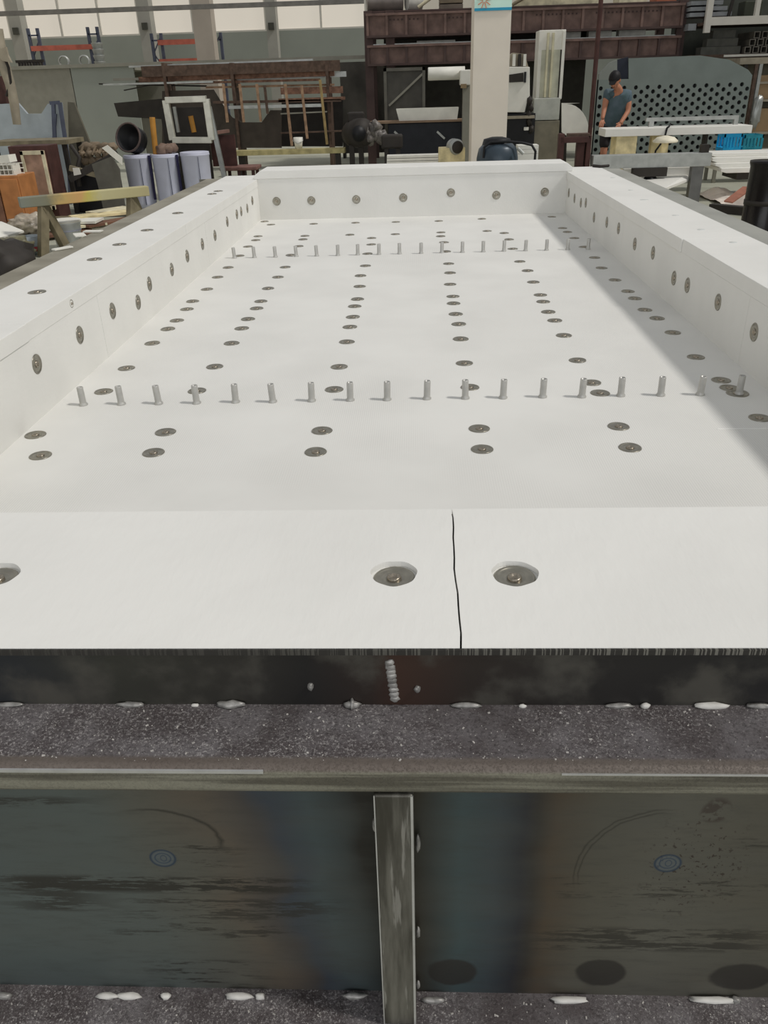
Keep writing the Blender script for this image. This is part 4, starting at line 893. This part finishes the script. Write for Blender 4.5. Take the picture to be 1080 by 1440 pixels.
# canister with hose loop
c = at(702, 215, 9.2)
t = thing('vacuum_canister', 'blue-black vacuum canister with looped hose behind the far tray wall', 'vacuum', (c.x, 9.2, 0))
zc_ = at(702, 203, 9.2).z
part('body', MB().lathe([(.001, 0), (.2, 0), (.22, .1), (.22, zc_-.14), (.2, zc_-.05), (.15, zc_), (.001, zc_)], (c.x, 9.4, 0), 28), mat('canister_blue', (66, 78, 88), .35, .1), t)
part('lid', MB().lathe([(.16, zc_-.03), (.14, zc_+.04), (.06, zc_+.06), (.001, zc_+.06)], (c.x-.01, 9.4, 0), 24), m_blk, t)
hp = [at(x_, y_, 9.25) for x_, y_ in ((680, 222), (681, 207), (690, 200), (715, 199), (735, 201), (748, 204), (753, 213), (752, 226))]
part('hose', MB().tube(hp, .013, 8), m_blk, t)
part('clamp', MB().tube([at(728, 208, 9.2), at(736, 216, 9.2)], .018, 8), m_galv, t)
a_, b_ = at(728, 215, 9.9), at(757, 215, 9.9)
for i in range(3): 
    z1_ = at(742, 204+i*6, 9.9).z; single('ribbed_board', ['top', 'middle', 'lowest'][i]+' white ribbed panel edge behind the vacuum hose', 'panel', MB().box(a_.x, b_.x, 9.9, 10.1, (z1_-.043) if i < 2 else 0, z1_-.002), m_whit, 'white panels behind the vacuum')
# thin dark pole
p = at(842, 0, 14.2); q = at(833, 190, 14.2)
single('dark_pole', 'thin dark rusty pole standing left of the bending man', 'pole', MB().tube([(at(837, 100, 14.2).x, 14.2, 0), (at(838, 60, 14.2).x+.02, 14.2, 4.2)], .035, 10), m_dkr)
# perforated plate (tube sheet)
YP = 17.0
m_perf = mat('grey_green_paint', (112, 120, 116), .6, var=.06, scale=3, k=1.3); m_perfl = mat('grey_green_paint_light', (126, 130, 124), .6, var=.06, scale=3, k=1.25)
t = thing('tube_sheet', 'big grey perforated steel plate behind the bending man', 'perforated plate', (at(955, 150, YP).x, YP+.1, 0))
c0 = at(842, 112, YP); c1 = at(1058, 106, YP); zt_ = at(950, 109, YP).z
ncol, rowh = 26, .148; cw = (c1.x-c0.x)/ncol; nrow = 8; rad = .038
g = MB(); z00 = zt_-.07
for i in range(ncol):
    x0_ = c0.x+i*cw; off = (rowh/2 if i % 2 else 0)
    zz = z00-off
    g.add([(x0_, YP, zt_), (x0_+cw, YP, zt_), (x0_+cw, YP, zz), (x0_, YP, zz)], [(0, 1, 2, 3)])
    for j in range(nrow):
        zu, zd = zz-j*rowh, zz-(j+1)*rowh; cx, cz_ = x0_+cw/2, (zu+zd)/2
        rn = 8; ring = [(cx+rad*math.cos(math.pi/8+2*math.pi*k/rn), cz_+rad*math.sin(math.pi/8+2*math.pi*k/rn)) for k in range(rn)]
        # 0..7 ccw from 22.5deg ; outer corners TR, TL, BL, BR
        vs = [(x_, YP, z_) for x_, z_ in ring] + [(x0_+cw, YP, zu), (x0_, YP, zu), (x0_, YP, zd), (x0_+cw, YP, zd)] + [(x_, YP+.08, z_) for x_, z_ in ring]
        fs = [(0, 1, 8), (1, 2, 9, 8), (2, 3, 9), (3, 4, 10, 9), (4, 5, 10), (5, 6, 11, 10), (6, 7, 11), (7, 0, 8, 11)] + [(k, (k+1) % 8, 12+(k+1) % 8, 12+k) for k in range(8)]
        g.add(vs, fs)
    zl = zz-nrow*rowh
    g.add([(x0_, YP, zl), (x0_+cw, YP, zl), (x0_+cw, YP, .12), (x0_, YP, .12)], [(0, 1, 2, 3)])
me = bpy.data.meshes.new('perforated_face'); me.from_pydata(g.v, [], g.f); link('perforated_face', me, m_perf, t)
part('backing', MB().box(c0.x, c1.x, YP+.1, YP+.14, .1, zt_), m_blk, t)
part('upper_plate', MB().prism([(at(884, 112, YP).x, zt_), (c1.x, zt_), (at(1052, 98, YP).x, at(1052, 98, YP).z), (at(1026, 84, YP).x, at(1026, 84, YP).z), (at(985, 78, YP).x, at(985, 78, YP).z), (at(884, 82, YP).x, at(884, 82, YP).z)], YP, YP+.1), m_perf, t)
part('left_plate', MB().prism([(c0.x, zt_), (at(868, 110, YP).x, zt_), (at(868, 84, YP).x, at(868, 84, YP).z), (at(858, 88, YP).x, at(858, 88, YP).z), (c0.x, at(842, 104, YP).z)], YP, YP+.1), m_perfl, t)
part('dark_gap', MB().prism([(at(868, 110, YP).x, zt_), (at(884, 110, YP).x, zt_), (at(884, 82, YP).x, at(884, 80, YP).z), (at(868, 84, YP).x, at(868, 84, YP).z)], YP+.04, YP+.1), mat('navy_dark', (44, 48, 62), .6), t)
part('foot', MB().box(c0.x+.1, c0.x+.4, YP-.1, YP+.3, 0, .12), m_dark, t); part('foot', MB().box(c1.x-.4, c1.x-.1, YP-.1, YP+.3, 0, .12), m_dark, t)

# the bending man ----------------------------------------------------
YM = 14.5
man = thing('person', 'man in grey-blue t-shirt and dark cap bending over the white table', 'person', (at(862, 200, YM).x, YM, 0))
m_skin = mat('skin', (176, 122, 96), .6, var=.05, scale=20, k=1.1); m_shirt = mat('shirt_grey_blue', (84, 98, 108), .8, var=.12, scale=8, k=1.2, c2=(66, 84, 88)); m_shorts = mat('dark_shorts', (44, 40, 42), .8, k=1.1); m_hair = mat('black_hair', (26, 24, 26), .6)
def skin(name, pts, edges, rads, m, parent, lvl=2, root=0):
    me = bpy.data.meshes.new(name); me.from_pydata([tuple(p) for p in pts], edges, [])
    o = link(name, me, m, parent); sk = o.modifiers.new('skin', 'SKIN'); sk.use_smooth_shade = True
    for i, v in enumerate(me.skin_vertices[0].data):
        r = rads[i]; v.radius = r if isinstance(r, tuple) else (r, r); v.use_root = (i == root)
    s_ = o.modifiers.new('sub', 'SUBSURF'); s_.levels = lvl; s_.render_levels = lvl
    dg = bpy.context.evaluated_depsgraph_get(); dg.update(); nm = bpy.data.meshes.new_from_object(o.evaluated_get(dg)); o.modifiers.clear(); o.data = nm
    for p in nm.polygons: p.use_smooth = True
    if not nm.materials: nm.materials.append(m)
    return o
def A(x, y, dy=0): return at(x, y, YM+dy)
pel = A(861, 176, .12); pel.z = min(pel.z, .93)
hd_ = A(864.5, 113, -.3)
chest = A(868, 140, -.02); neck = A(870, 124, -.16)
knR, knL = Vector((pel.x-.13, YM-.02, .48)), Vector((pel.x+.14, YM+.1, .48))
ftR, ftL = Vector((pel.x-.15, YM+.12, .07)), Vector((pel.x+.16, YM+.2, .07))
shR, shL = A(854, 131, -.06), A(884, 134, -.04)
elR, elL = A(850, 152, -.12), A(883.5, 156, -.1)
haR, haL = A(847, 168, -.25), A(872, 174, -.3)
P = [pel, (pel+chest)/2, chest, neck, hd_+Vector((0, .05, -.05)),
     shR, elR, haR, shL, elL, haL,
     pel+Vector((-.09, 0, -.05)), knR, ftR, ftR+Vector((0, -.17, -.03)),
     pel+Vector((.1, 0, -.05)), knL, ftL, ftL+Vector((.02, -.17, -.03))]
E_ = [(0,1),(1,2),(2,3),(3,4),(2,5),(5,6),(6,7),(2,8),(8,9),(9,10),(0,11),(11,12),(12,13),(13,14),(0,15),(15,16),(16,17),(17,18)]
Rr = [(.15,.11),(.135,.1),(.155,.1),.058,.055,.062,.042,.03,.062,.042,.03,.085,.055,.042,.035,.085,.055,.042,.035]
skin('body', P, E_, Rr, m_skin, man)
# head with face, ears; tilted down and to the left
hq = Vector((-.35, -.75, -.5)).normalized()                            # where the face looks
side = hq.cross(Vector((0, 0, 1))).normalized(); upn = side.cross(hq)
HB = Matrix((side, hq, upn)).transposed()
hb = MB(); bm = bmesh.new(); bmesh.ops.create_uvsphere(bm, u_segments=20, v_segments=14, radius=1)
vs = []
for v in bm.verts:
    x_, y_, z_ = v.co; jaw = 1-.28*max(0, -z_)
    q_ = Vector((x_*.078*jaw, y_*.098*(1-.1*max(0, -z_)), z_*.122)); vs.append(hd_+HB @ q_)
hb.add(vs, [tuple(v.index for v in f.verts) for f in bm.faces], True); bm.free()
hl = lambda x_, y_, z_: hd_+HB @ Vector((x_, y_, z_))
hb.tube([hl(0, .09, .01), hl(0, .117, -.022), hl(0, .098, -.035)], [.009, .015, .011], 8)
for s_ in (-1, 1): blob(hb, hl(s_*.08, -.005, -.005), (.012, .02, .03), .1, 1, 1)
part('head', hb, m_skin, man)
ey = MB()
for s_ in (-1, 1): blob(ey, hl(s_*.03, .085, .012), (.011, .008, .008), 0, 1, 1)
ey.tube([hl(-.022, .08, -.058), hl(0, .086, -.06), hl(.022, .08, -.058)], .003, 6)
part('eyes_and_mouth', ey, mat('dark_brown_lines', (70, 44, 38), .6), man)
ca = MB(); bm = bmesh.new(); bmesh.ops.create_uvsphere(bm, u_segments=20, v_segments=14, radius=1); vs = []
for v in bm.verts:
    x_, y_, z_ = v.co; k_ = 1 + .05*noise.noise(v.co*4)
    zz = z_ if (z_ > .12 or y_ < -.1) else .12
    vs.append(hl(x_*.092*k_, (y_*.112-.008)*k_, max(zz, -.55)*.125+.018))
ca.add(vs, [tuple(v.index for v in f.verts) for f in bm.faces], True); bm.free()
part('hair', ca, m_hair, man)
part('cap_brim', MB().extr([hl(-.06, .085, .05), hl(.06, .085, .05), hl(.045, .165, .035), hl(0, .182, .032), hl(-.045, .165, .035)], HB @ Vector((0, 0, .008))), m_hair, man)
# shirt and shorts follow the body
sv = [pel+Vector((0, 0, -.13)), pel+Vector((0, 0, .03)), (pel+chest)/2, chest, neck+(chest-neck)*.35, shR, shR.lerp(elR, .62), shL, shL.lerp(elL, .62)]
skin('shirt', sv, [(0,1),(1,2),(2,3),(3,4),(3,5),(5,6),(3,7),(7,8)], [(.17,.13),(.178,.138),(.17,.13),(.185,.13),(.085,.08),.085,.07,.085,.072], m_shirt, man)
skin('shorts', [pel+Vector((0, 0, .0)), pel+Vector((-.095, 0, -.08)), knR+Vector((0, 0, .08)), pel+Vector((.1, 0, -.08)), knL+Vector((0, 0, .08))], [(0,1),(1,2),(0,3),(3,4)], [(.17,.135),.105,.085,.105,.085], m_shorts, man)
for s_, ha, el in ((-1, haR, elR), (1, haL, elL)):
    d = (ha-el).normalized(); sd_ = d.cross(Vector((0, 1, 0))).normalized(); pts = [ha-d*.01, ha+d*.055]; ed_ = [(0, 1)]; rd = [(.026, .02), (.036, .018)]
    for k in range(4):
        b0 = ha+d*.075+sd_*(k-1.5)*.02; L_ = (.062, .075, .07, .055)[k]
        i0 = len(pts); pts += [b0, b0+d*L_*.55+Vector((0, -.006, 0)), b0+d*L_+Vector((0, .006, -.012))]; ed_ += [(1, i0), (i0, i0+1), (i0+1, i0+2)]; rd += [.0095, .009, .0075]
    i0 = len(pts); pts += [ha+d*.03-sd_*s_*.032, ha+d*.065-sd_*s_*.055]; ed_ += [(0, i0), (i0, i0+1)]; rd += [.012, .009]
    skin('hand', pts, ed_, rd, m_skin, man, lvl=1)
for ft in (ftR, ftL):
    part('shoe', blob(MB(), ft+Vector((0, -.08, -.015)), (.055, .15, .055), .05, 1, 2), m_hair, man)

# white table in front of the man
YT = 13.4
m_bw = mat('bright_white_paint', (236, 234, 226), .45, var=.02)
p, q = at(851, 189, YT), at(1057, 186, YT); zt_ = at(950, 179, YT).z; zb_ = at(950, 190, YT).z
t = thing('white_table', 'long white topped work table in front of the man', 'table', ((p.x+q.x)/2, YT+.2, 0))
part('top', MB().box(p.x, q.x, YT, YT+.5, zb_, zt_), m_bw, t, bev=.005)
xx0, xx1 = at(867, 200, YT).x, at(896, 200, YT).x
part('leg_board', MB().box(xx0, xx1, YT+.02, YT+.4, 0, zb_), m_ply, t)
part('leg_board', MB().box(at(925, 200, YT).x, at(942, 200, YT).x, YT+.35, YT+.48, 0, zb_), m_ply, t)
part('leg_board', MB().box(at(1000, 200, YT).x, at(1004, 200, YT).x, YT+.3, YT+.45, 0, zb_), m_dark, t)
p = at(938, 180, YT-.02); q = at(922, 212, YT-.05)
single('black_cable', 'black cable hanging over the front of the white table', 'cable', MB().tube([at(943, 174, YT+.3), (at(940, 178, YT).x, YT-.02, zt_+.012), p, at(934, 196, YT-.03), q, (q.x-.05, q.y, 0.01)], .014, 8), m_blk)
a_, b_, YG = at(907, 180, YT+.3), at(1036, 178, YT+.3), YT+.3
hz = at(970, 164, YG).z
t = thing('light_frame', 'light grey low rectangular rail frame standing on the white table', 'frame', ((a_.x+b_.x)/2, YG, zt_))
part('top_rail', MB().box(a_.x, b_.x, YG-.03, YG+.03, hz-.05, hz), m_galv, t); part('leg', MB().box(a_.x+.05, a_.x+.12, YG-.03, YG+.03, zt_, hz-.05), m_galv, t); part('leg', MB().box(b_.x-.06, b_.x, YG-.03, YG+.03, zt_, hz-.05), m_galv, t)
c = at(936, 196, 12.9)
t = thing('round_stool', 'round cream topped stool standing below the white table', 'stool', (c.x, 12.9, 0))
part('stem', MB().tube([(c.x, 12.9, 0), (c.x, 12.9, c.z-.04)], .05, 12), m_ply, t)
part('seat', MB().lathe([(.001, -.02), (.17, -.04), (.18, -.02), (.12, .03), (.03, .05), (.001, .05)], (c.x, 12.9, c.z), 24), mat('cream_shade', (246, 238, 214), .5), t)
# galvanised beam on a leg
YQ = 12.0
a_, b_ = at(834, 228, YQ), at(1000, 228, YQ); z1_, z0_ = at(915, 217, YQ).z, at(915, 236, YQ).z
t = thing('galvanized_beam', 'galvanized box beam on grey legs beside the right tray wall', 'beam', ((a_.x+b_.x)/2, YQ, 0))
part('box_beam', MB().box(a_.x, b_.x, YQ, YQ+.18, z0_, z1_), m_galv, t, bev=.006)
part('leg', MB().box(at(971, 260, YQ).x, at(987, 260, YQ).x, YQ+.02, YQ+.14, 0, z0_), mat('leg_grey', (112, 112, 110), .5, .2, k=1.2), t)
part('leg', MB().box(a_.x+.02, a_.x+.14, YQ+.02, YQ+.14, 0, z0_), MATS['leg_grey'], t)
part('under_tube', MB().box(at(883, 245, YQ).x, at(980, 245, YQ).x, YQ+.25, YQ+.33, z0_-.14, z0_-.03), m_bw, t)
part('under_bracket', MB().box(at(890, 245, YQ).x, at(937, 245, YQ).x, YQ-.03, YQ+.12, z0_-.11, z0_), m_dark, t)
c = at(917, 251, YQ-.05)
part('clamp_motor', blob(MB(), (c.x, YQ+.03, z0_-.17), (.09, .08, .07), .4, 2, 3, 4), m_blk, t)
c = at(990, 208, YQ+.1)
part('top_block', MB().box(c.x-.05, c.x+.05, YQ+.03, YQ+.13, z1_, z1_+.1), m_dark, t)
mb = MB(); mb.tube([at(838, 231, 11.1), at(846, 233, 11.05), at(856, 232, 11.05), at(862, 230, 11.1)], .015, 8)
single('black_hand_grip', 'small black bar lying on the far right corner of the tray', 'bar', MB().tube([fl(834, 233, T+.01), fl(845, 234, T+.01), fl(856, 233, T+.01)], .01, 8), m_dark)
# white floor panel beside tray
single('white_floor_sheet', 'white sheet lying behind the right tray wall under the galvanized beam', 'sheet', MB().extr([fl(880, 240, .35), fl(972, 244, .35), fl(975, 252, .3), fl(935, 268, .3), fl(905, 262, .3)], (0, 0, .03)), m_bw)
# stack of white profiles on the right
YW = 12.6
lw = ['topmost white cladding profile in the pile below the blue crates', 'second white cladding profile from the top of the pile', 'third white cladding profile from the top of the pile', 'lowest and longest-shadowed white cladding profile of the pile']
for i, (xa2, yt_, yb_) in enumerate([(1000, 215, 220), (1002, 221, 228), (1006, 229, 235), (1014, 236, 243)]):
    a_ = at(xa2, (yt_+yb_)/2, YW-.1*i); z1_, z0_ = at(1040, yt_, YW-.1*i).z, at(1040, yb_, YW-.1*i).z
    t = single('cladding_profile', lw[i], 'profile', MB().prism([(a_.x, z0_+.02), (a_.x+.08, z0_), (7, z0_), (7, z1_), (a_.x, z1_)], YW-.1*i, YW+.5), m_bw, 'white cladding profiles piled on the right', bev=.006)
zlow = at(1040, 243, YW-.3).z
t = thing('profile_trestle', 'dark low trestle under the white cladding profiles', 'trestle', (6, YW, 0))
part('top', MB().box(at(1030, 240, YW).x, 6.9, YW-.2, YW+.4, zlow-.1, zlow-.002), m_dark, t)
for xx in (5.2, 6.6): part('leg', MB().box(xx, xx+.1, YW-.1, YW+.3, 0, zlow-.1), m_dark, t)
# blue crates
YC = 14.5
mblue = mat('crate_cyan', (28, 150, 200), .4, var=.12, scale=9, k=1.4); mblue2 = mat('crate_teal', (40, 132, 150), .4, var=.15, scale=9, k=1.4)
def crate(xa2, xb2, yt_, yb_, Y, m_, lb):
    a_, b_ = at(xa2, 200, Y), at(xb2, 200, Y); z1_, z0_ = at(1040, yt_, Y).z, at(1040, yb_, Y).z; D = .35
    t = thing('plastic_crate', lb, 'crate', ((a_.x+b_.x)/2, Y+D/2, z0_), 'blue plastic crates')
    part('rim', MB().box(a_.x, b_.x, Y, Y+.02, z1_-.05, z1_).box(a_.x, b_.x, Y+D-.02, Y+D, z1_-.05, z1_).box(a_.x, a_.x+.02, Y, Y+D, z1_-.05, z1_).box(b_.x-.02, b_.x, Y, Y+D, z1_-.05, z1_), m_, t)
    part('base', MB().box(a_.x, b_.x, Y, Y+D, z0_, z0_+.06), m_, t)
    n_ = 6
    for i in range(n_):
        xx = a_.x+(b_.x-a_.x-.035)*i/(n_-1)
        part('slat', MB().box(xx, xx+.035, Y, Y+.02, z0_+.06, z1_-.05), m_, t); part('slat', MB().box(xx, xx+.035, Y+D-.02, Y+D, z0_+.06, z1_-.05), m_, t)
    return z0_
zc0 = crate(1018, 1043, 188, 213, YC, mblue, 'bright cyan plastic crate, the left of two')
crate(1046, 1073, 190, 213, YC+.02, mblue2, 'teal plastic crate, the right of two')
t = thing('crate_table', 'low grey table carrying the two blue crates', 'table', (at(1040, 213, YC).x, YC+.2, 0))
part('top', MB().box(at(1005, 213, YC).x, at(1100, 213, YC).x, YC-.02, YC+.5, zc0-.05, zc0), m_grey, t)
for px in (1008, 1092):
    for dy in (0, .42): xx = at(px, 213, YC).x; part('leg', MB().box(xx, xx+.05, YC+dy, YC+dy+.05, 0, zc0-.05), m_grey, t)
# crumpled sheeting
def crumple(pts, Y0_, n=26, amp=.16, sd=0, thick=.02):
    mb = MB(); (xa2, ya2, xb2, yb2) = pts; vs = []
    for j in range(n+1):
        for i in range(n+1):
            x_ = xa2+(xb2-xa2)*i/n; y_ = ya2+(yb2-ya2)*j/n; ed = min(i, j, n-i, n-j)/n*4
            h = abs(noise.noise(Vector((x_*1.7+sd, y_*1.7, sd))))*amp*2+abs(noise.noise(Vector((x_*5, y_*5, sd))))*amp*.7
            vs.append((x_+.08*noise.noise(Vector((y_*2, x_, sd))), y_+.1*noise.noise(Vector((x_*2, y_, sd+4))), .02+h*min(1, ed+.15)))
    mb.add(vs, [(j*(n+1)+i, j*(n+1)+i+1, (j+1)*(n+1)+i+1, (j+1)*(n+1)+i) for j in range(n) for i in range(n)], False)
    return mb
single('plastic_sheeting', 'crumpled pinkish plastic sheeting on the floor right of the tray', 'sheeting', crumple((4.2, 10.6, 6.0, 13.1), 0, 44, .15, 3), mat('pink_white_plastic', (240, 230, 218), .35, var=.1, scale=4, c2=(232, 216, 202)))
mb = MB().extr([fl(1018, 284, .3), fl(1044, 264, .34), fl(1056, 264, .34), fl(1050, 272, .3), fl(1030, 286, .28)], (0, 0, .015))
single('torn_cardboard', 'red-brown torn cardboard lying in the crumpled plastic', 'cardboard', mb, mat('red_brown_card', (158, 104, 84), .8))
p, q = fl(1000, 292, .05), fl(1085, 300, .05)
single('dark_floor_beam', 'dark steel beam lying on the floor in front of the plastic sheeting', 'beam', MB().bar(p, q, .12, .1), m_dark)
# black post at right edge
a_ = at(1064, 290, 8.2)
t = thing('black_drum', 'black drum like stand at the right edge beside the tray', 'drum', (a_.x+.35, 8.4, 0))
zz = at(1066, 229, 8.2).z
part('shell', MB().lathe([(.001, 0), (.2, 0), (.2, .02), (.17, .05), (.17, zz-.05), (.18, zz-.02), (.18, zz), (.001, zz)], (at(1084, 290, 8.2).x, 8.4, 0), 24), mat('black_gloss', (28, 24, 24), .25), t)
part('band', MB().lathe([(.171, zz*.55), (.176, zz*.55), (.176, zz*.6), (.171, zz*.6)], (at(1084, 290, 8.2).x, 8.4, 0), 24), m_dark, t)
# upper right: pipe store
YX = 19
t = thing('pipe_store', 'shelf with white frame holding dark pipes at the upper right', 'shelf', (at(1040, 60, YX).x, YX+.3, 0))
xl, xr = RKX+.04, 10.2
z_lo = at(1030, 76, YX).z; z_mid = at(1030, 29, YX-.3).z
part('lower_deck', MB().box(xl, xr, YX, YX+1.4, z_lo-.06, z_lo), m_rustd, t); part('deck_edge', MB().box(at(1018, 75, YX).x, xr, YX-.03, YX, z_lo-.05, z_lo-.01), m_whit, t)
fx0 = at(997, 20, YX-.3).x
part('front_post', MB().box(fx0-.05, fx0+.06, YX-.32, YX-.22, at(997, 46, YX-.3).z, 4.6), m_frame, t)
part('front_rail', MB().box(fx0+.06, xr, YX-.32, YX-.22, z_mid-.07, z_mid+.07), m_frame, t)
c = at(1066, 10, YX-.3); part('front_post', MB().box(c.x-.04, c.x+.04, YX-.32, YX-.22, z_mid+.07, 4.6), m_frame, t)
part('mid_deck', MB().box(fx0, xr, YX-.22, YX+1.4, z_mid-.05, z_mid-.0), m_rustd, t)
for xx in (xl+.05, xr-.2):
    for dy in (.0, 1.3): part('post', MB().box(xx, xx+.1, YX+dy+.02, YX+dy+.1, 0, z_lo-.06), m_rustd, t)
part('back_panel', MB().box(xl, xr, YX+1.45, YX+1.5, z_lo, 4.6), mat('store_back', (84, 88, 80), .7), t)
m_pipe = mat('dark_grey_pipe', (84, 84, 78), .5, .3, var=.15, k=1.2)
cnt = 0
hz_ = (z_mid-.06-z_lo)
ords = ['lowest', 'second lowest', 'middle', 'second highest', 'topmost']
for j in range(4):
    zz = z_lo+.07+j*.145
    if zz+.07 > z_mid-.05: break
    single('square_pipe', ords[(0, 1, 3, 4)[j]]+' long dark square pipe in the front of the stack under the white frame', 'pipe', MB().box(xl+.25+.12*j, at(1044, 60, YX).x-.05*j, YX+.06+.06*j, YX+.4, zz-.07, zz+.07), m_pipe, 'dark square pipes on the shelf')
for j in range(4):
    for i in range(4-j//2):
        x_ = at(1052, 60, YX).x+i*.16+.07*j; zz = z_lo+.062+j*.13
        if zz+.06 > z_mid-.06: continue
        mb = MB(); w_ = .06; th = .014
        mb.box(x_-w_, x_+w_, YX-.05, YX+.9, zz-w_, zz-w_+th).box(x_-w_, x_+w_, YX-.05, YX+.9, zz+w_-th, zz+w_).box(x_-w_, x_-w_+th, YX-.05, YX+.9, zz-w_+th, zz+w_-th).box(x_+w_-th, x_+w_, YX-.05, YX+.9, zz-w_+th, zz+w_-th)
        single('hollow_section', 'open-ended square hollow section, %s from the left in the %s row' % (['first', 'second', 'third', 'fourth'][i], ['bottom', 'second', 'third', 'top'][j]), 'pipe', mb, mat('section_grey', (128, 124, 116), .5, .2), 'square hollow sections, open ends facing out')
p0_ = RKX+.06
for i in range(4):
    single('pale_sheet', ['lowest', 'second lowest', 'second highest', 'highest'][i]+' of four pale blue-grey sheets stacked left of the white frame post', 'sheet', MB().box(p0_, at(1030, 20, YX+.6).x-.1*i, YX+.35, YX+1.1, z_mid+.02+i*.1, z_mid+.09+i*.1) if i else MB().box(p0_, fx0-.02, YX+.35, YX+1.1, z_mid-.12, z_mid-.0), mat('store_sheet', (160, 164, 166), .5), 'pale sheets on the shelf')
p = Vector((at(1048, 20, YX+.3).x, YX+.3, z_mid))
t2 = thing('winding_machine', 'dark green machine standing on the shelf behind the white frame', 'machine', p)
part('body', MB().box(p.x-.1, p.x+.25, YX+.1, YX+.5, z_mid, z_mid+.35), mat('dark_green', (66, 70, 58), .6), t2, bev=.02)
part('arm', MB().bar((p.x-.9, YX+.3, z_mid+.55), (p.x+.35, YX+.3, z_mid+.7), .1, .09), MATS['dark_green'], t2)
for dx in (-.8, -.35, .15): part('strut', MB().bar((p.x+dx, YX+.3, z_mid+(0 if dx > -.1 else .0)), (p.x+dx+.1, YX+.3, z_mid+.6), .05, .06), m_dark, t2)
# beige shelf with cartons under it at the right edge
YZ = 18
cs_ = t = thing('carton_shelf', 'beige shelf unit with cartons right of the perforated plate', 'shelf', (at(1072, 120, YZ).x, YZ+.3, 0))
x0_ = at(1040, 90, YZ).x
part('top', MB().box(x0_, 9.6, YZ, YZ+.8, at(1060, 90, YZ).z, at(1060, 81, YZ).z), m_tan, t)
part('bracket', MB().box(at(1047, 95, YZ).x, at(1052, 95, YZ).x, YZ+.02, YZ+.1, at(1050, 102, YZ).z, at(1050, 90, YZ).z), m_dark, t)
part('panel', MB().box(at(1056, 110, YZ).x, 9.6, YZ+.7, YZ+.75, .1, at(1060, 90, YZ).z), mat('greige_panel', (140, 134, 116), .7), t)
for zy in (115, 140, 186): part('shelf', MB().box(at(1058, 120, YZ).x, 9.6, YZ+.05, YZ+.7, at(1066, zy, YZ).z-.04, at(1066, zy, YZ).z), m_tan, t)
for px in (1060, 1066): c = at(px, 120, YZ); part('post', MB().box(c.x-.03, c.x+.03, YZ, YZ+.06, 0, at(px, 90, YZ).z), m_rustd if px == 1060 else m_galv, t)
m_cart = mat('carton', (164, 138, 106), .8, var=.05, k=1.15)
for i, (yt_, yb_) in enumerate([(117, 139.5), (147, 168)]):
    a_ = at(1070, 130, YZ).x; z0_ = at(1066, 140 if i == 0 else 186, YZ).z; h = .42
    single('carton', ['brown carton on the upper shelf at the right edge', 'brown carton on the lower shelf at the right edge'][i], 'box', MB().box(a_, a_+.6, YZ+.15, YZ+.6, z0_+.002, z0_+h), m_cart, bev=.008)
part('pale_cover', blob(MB(), at(1064, 158, YZ-.06), (.09, .06, .28), .5, 3, 3, 8), m_galv, cs_)
